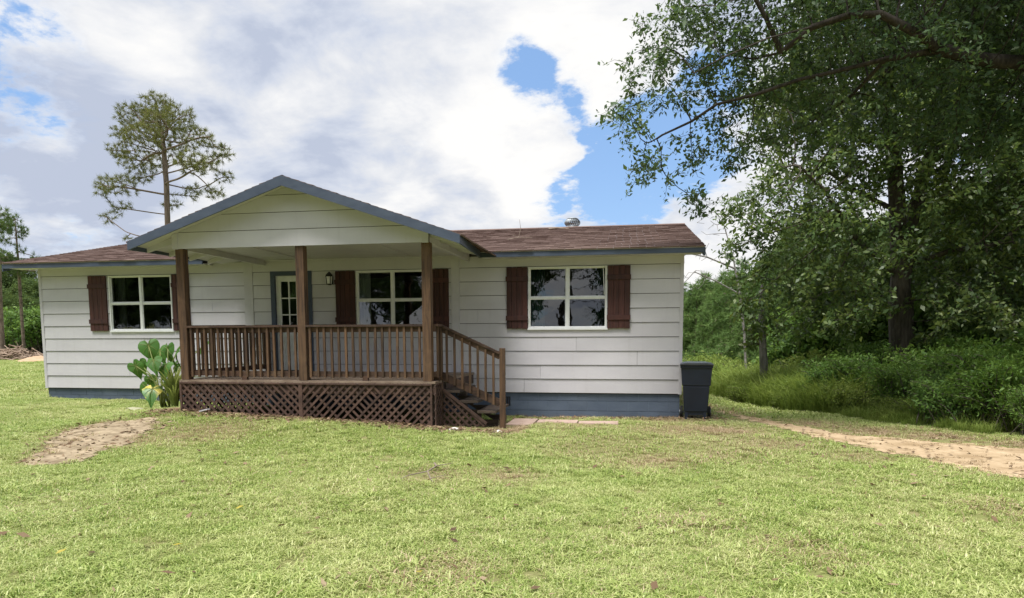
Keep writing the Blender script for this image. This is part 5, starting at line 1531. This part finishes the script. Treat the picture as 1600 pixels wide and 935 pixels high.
def lawn_points(x0, x1, y0_, y1, dens, seed):
    r = np.random.default_rng(seed); n = int((x1 - x0) * (y1 - y0_) * dens)
    x = r.uniform(x0, x1, n); y = r.uniform(y0_, y1, n)
    # what this side of the house sees, plus a margin
    c, s = math.cos(YAW), math.sin(YAW); X = c * x + s * y; Z = -s * x + c * y
    k = (Z > 1.2) & (np.abs(X) < Z * .90 + 3.5)
    k &= ~((x > XL + .0) & (x < XR + .0) & (y > WY + .0) & (y < YB))
    k &= ~((x > DX0) & (x < DX1) & (y > FY + .02) & (y < WY + .1))
    k &= ~((x > -2.12) & (x < -.12) & (y > 12.26) & (y < 12.68))
    dt = polydist(x, y, TRACK) + .22 * wob(x, y, 1.7); dp = polydist(x, y, PATCH) + .18 * wob(x, y, 1.7)
    pr_ = np.clip(np.minimum((dt + .55) / 1.1, (dp + .45) / .8), 0.16, 1) ** 1.4
    sparse = np.exp(-np.clip(FY - .05 - y, 0, 9) / .28) * ((x > -8) & (x < -1.9))
    pr_ = pr_ * (1 - .75 * sparse)
    k &= r.random(n) < pr_
    return x[k], y[k]
tufts = [blade_tuft(100 + i, 84, .10, .048, .0062, 1.15) for i in range(5)] + [blade_tuft(108, 40, .07, .066, .008, 1.3)]
tufts_far = [blade_tuft(120 + i, 100, .26, .075, .017, .8) for i in range(4)]
a1 = lawn_points(-12, 9, 1.0, 7.2, 175, 1); a2 = lawn_points(-17, 9, 7.2, 14.5, 130, 2)
x = np.concatenate([a1[0], a2[0]]); y = np.concatenate([a1[1], a2[1]])
r9 = np.random.default_rng(8)
sz_ = r9.uniform(.7, 1.25, len(x)) * (1 + .28 * wob(x, y, .8) + .22 * wob(x + 3, y, 2.3)) * np.where(dryness(x, y) > .5, .75, 1)
scatter('lawn_grass', np.stack([x, y, gz(x, y)], -1), sz_, dryness(x, y), tufts, M['grass'], 'mown patchy lawn grass in front of the house', 'grass', 3)
f1 = lawn_points(-70, -13.2, 9, 55, 8, 4); f2 = lawn_points(1.0, 9, 14.2, 30, 14, 5)
x = np.concatenate([f1[0], f2[0]]); y = np.concatenate([f1[1], f2[1]])
scatter('field_grass', np.stack([x, y, gz(x, y)], -1), r9.uniform(.8, 1.4, len(x)), dryness(x, y) * .6, tufts_far, M['grass'], 'short grass of the field beside and behind the house', 'grass', 4)
# dead leaves and bark bits lying about (uncountable)
def litter():
    r = np.random.default_rng(91); xs, ys = [], []
    def reg(n, fx, fy): xs.append(fx(n)); ys.append(fy(n))
    P_ = np.array(PATCH); reg(520, lambda n: r.uniform(-8.9, -6.6, n), lambda n: r.uniform(7.0, 10.3, n))
    reg(1500, lambda n: r.uniform(-8.3, -1.8, n), lambda n: FY - .02 - np.abs(r.normal(0, .28, n)))
    reg(380, lambda n: r.uniform(2.4, 6.0, n), lambda n: r.uniform(7.5, 13.0, n))
    reg(500, lambda n: r.uniform(-2.2, 1.9, n), lambda n: WY - .05 - np.abs(r.normal(0, .4, n)))
    reg(420, lambda n: r.uniform(-8, 5, n), lambda n: r.uniform(2.5, 10.5, n))
    x, y = np.concatenate(xs), np.concatenate(ys)
    k = (polydist(x, y, PATCH) < .1) | (x > -6.6) | (y > 10.2); x, y = x[k], y[k]
    C = np.stack([x, y, gz(x, y) + .016 + .03 * r.random(len(x)) * (polydist(x, y, PATCH) > 0)], -1); n = len(x)
    a = r.uniform(0, 6.28, n); d = np.stack([np.cos(a), np.sin(a), r.normal(0, .25, n)], -1); s_ = np.stack([-np.sin(a), np.cos(a), r.normal(0, .25, n)], -1)
    L_ = r.uniform(.02, .055, (n, 1)); W_ = L_ * r.uniform(.25, .6, (n, 1))
    v = np.stack([C - d * L_, C + s_ * W_, C + d * L_, C - s_ * W_ + np.array([0, 0, .004])], 1).reshape(-1, 3)
    o = link('leaf_litter', np_mesh('leaf_litter', v, np.arange(4 * n).reshape(n, 4), M['litter']))
    tag(o, 'scattered dead leaves and bark bits on bare soil and lawn', 'litter', kind='stuff')
litter()
# tall weeds at the wood's edge
def weeds():
    r = np.random.default_rng(66); X, Y, Sx, Dr = [], [], [], []
    for i in range(2300):
        t = r.uniform(4.5, ecum[-1]); q = on_edge(t); d = abs(r.normal(.35, .7)) + (0 if t < 11 else r.uniform(0, 2.5))
        X.append(q[0] + q[2] * d); Y.append(q[1] + q[3] * d); Sx.append(r.uniform(.25, 1.1) ** 1.3 * (.6 if t < 8 else 1.5) * (.45 + .55 * min(1, d / .8))); Dr.append(.5 * r.random() * (1 if d < .5 else .35))
    X, Y = np.array(X), np.array(Y)
    return np.stack([X, Y, gz(X, Y)], -1), np.array(Sx), np.array(Dr)
wp, ws, wd = weeds()
scatter('tall_weeds', wp, ws, wd, [blade_tuft(140 + i, 40, .2, .72, .018, .7) for i in range(4)], M['weed_leaf'], 'tall yellow green weeds along the edge of the wood', 'weeds', 6)
# low brown weed fringe at the front of the shrubs
# brush pile on the field edge
bp = aty(28, 560, 37)
bpz = gzf(bp.x, bp.y)
pile = MB(); r5 = random.Random(3)
for i in range(260):
    c = Vector((r5.gauss(0, 1.5), r5.gauss(0, .6), 0)); hgt = max(.1, .85 - .3 * abs(c.x) - .4 * abs(c.y)); c.z = r5.uniform(0, hgt)
    d = Vector((r5.gauss(0, 1), r5.gauss(0, .7), r5.gauss(0, .35))).normalized() * r5.uniform(.3, .9)
    pile.tube([c - d, c + d * .2 + Vector((0, 0, .05)), c + d], [.035, .03, .01], 4)
o = put(pile, 'brush_pile', M['brush'], 'heap of cut dry branches at the edge of the field', 'brush pile'); o.location = (bp.x, bp.y, bpz)
cp = aty(60, 566, 35)
cm = MB(); n_ = 16; ring = []
for j in range(5):
    rr_ = 1.5 * (1 - j / 4.6); zz_ = .36 * (j / 4) ** .8
    ring.append([(rr_ * math.cos(2 * math.pi * k / n_) * (1 + .15 * math.sin(k * 2.3 + j)), .7 * rr_ * math.sin(2 * math.pi * k / n_), zz_ - .05 + .03 * math.sin(k * 3 + j * 2)) for k in range(n_)])
cm.v = [p for q in ring for p in q]; cm.f = [(j * n_ + k, j * n_ + (k + 1) % n_, (j + 1) * n_ + (k + 1) % n_, (j + 1) * n_ + k) for j in range(4) for k in range(n_)] + [tuple(4 * n_ + k for k in range(n_))]
o = put(cm, 'clay_mound', M['clay'], 'low mound of orange clay beside the brush heap', 'mound', smooth=True); o.location = (cp.x, cp.y, gzf(cp.x, cp.y))
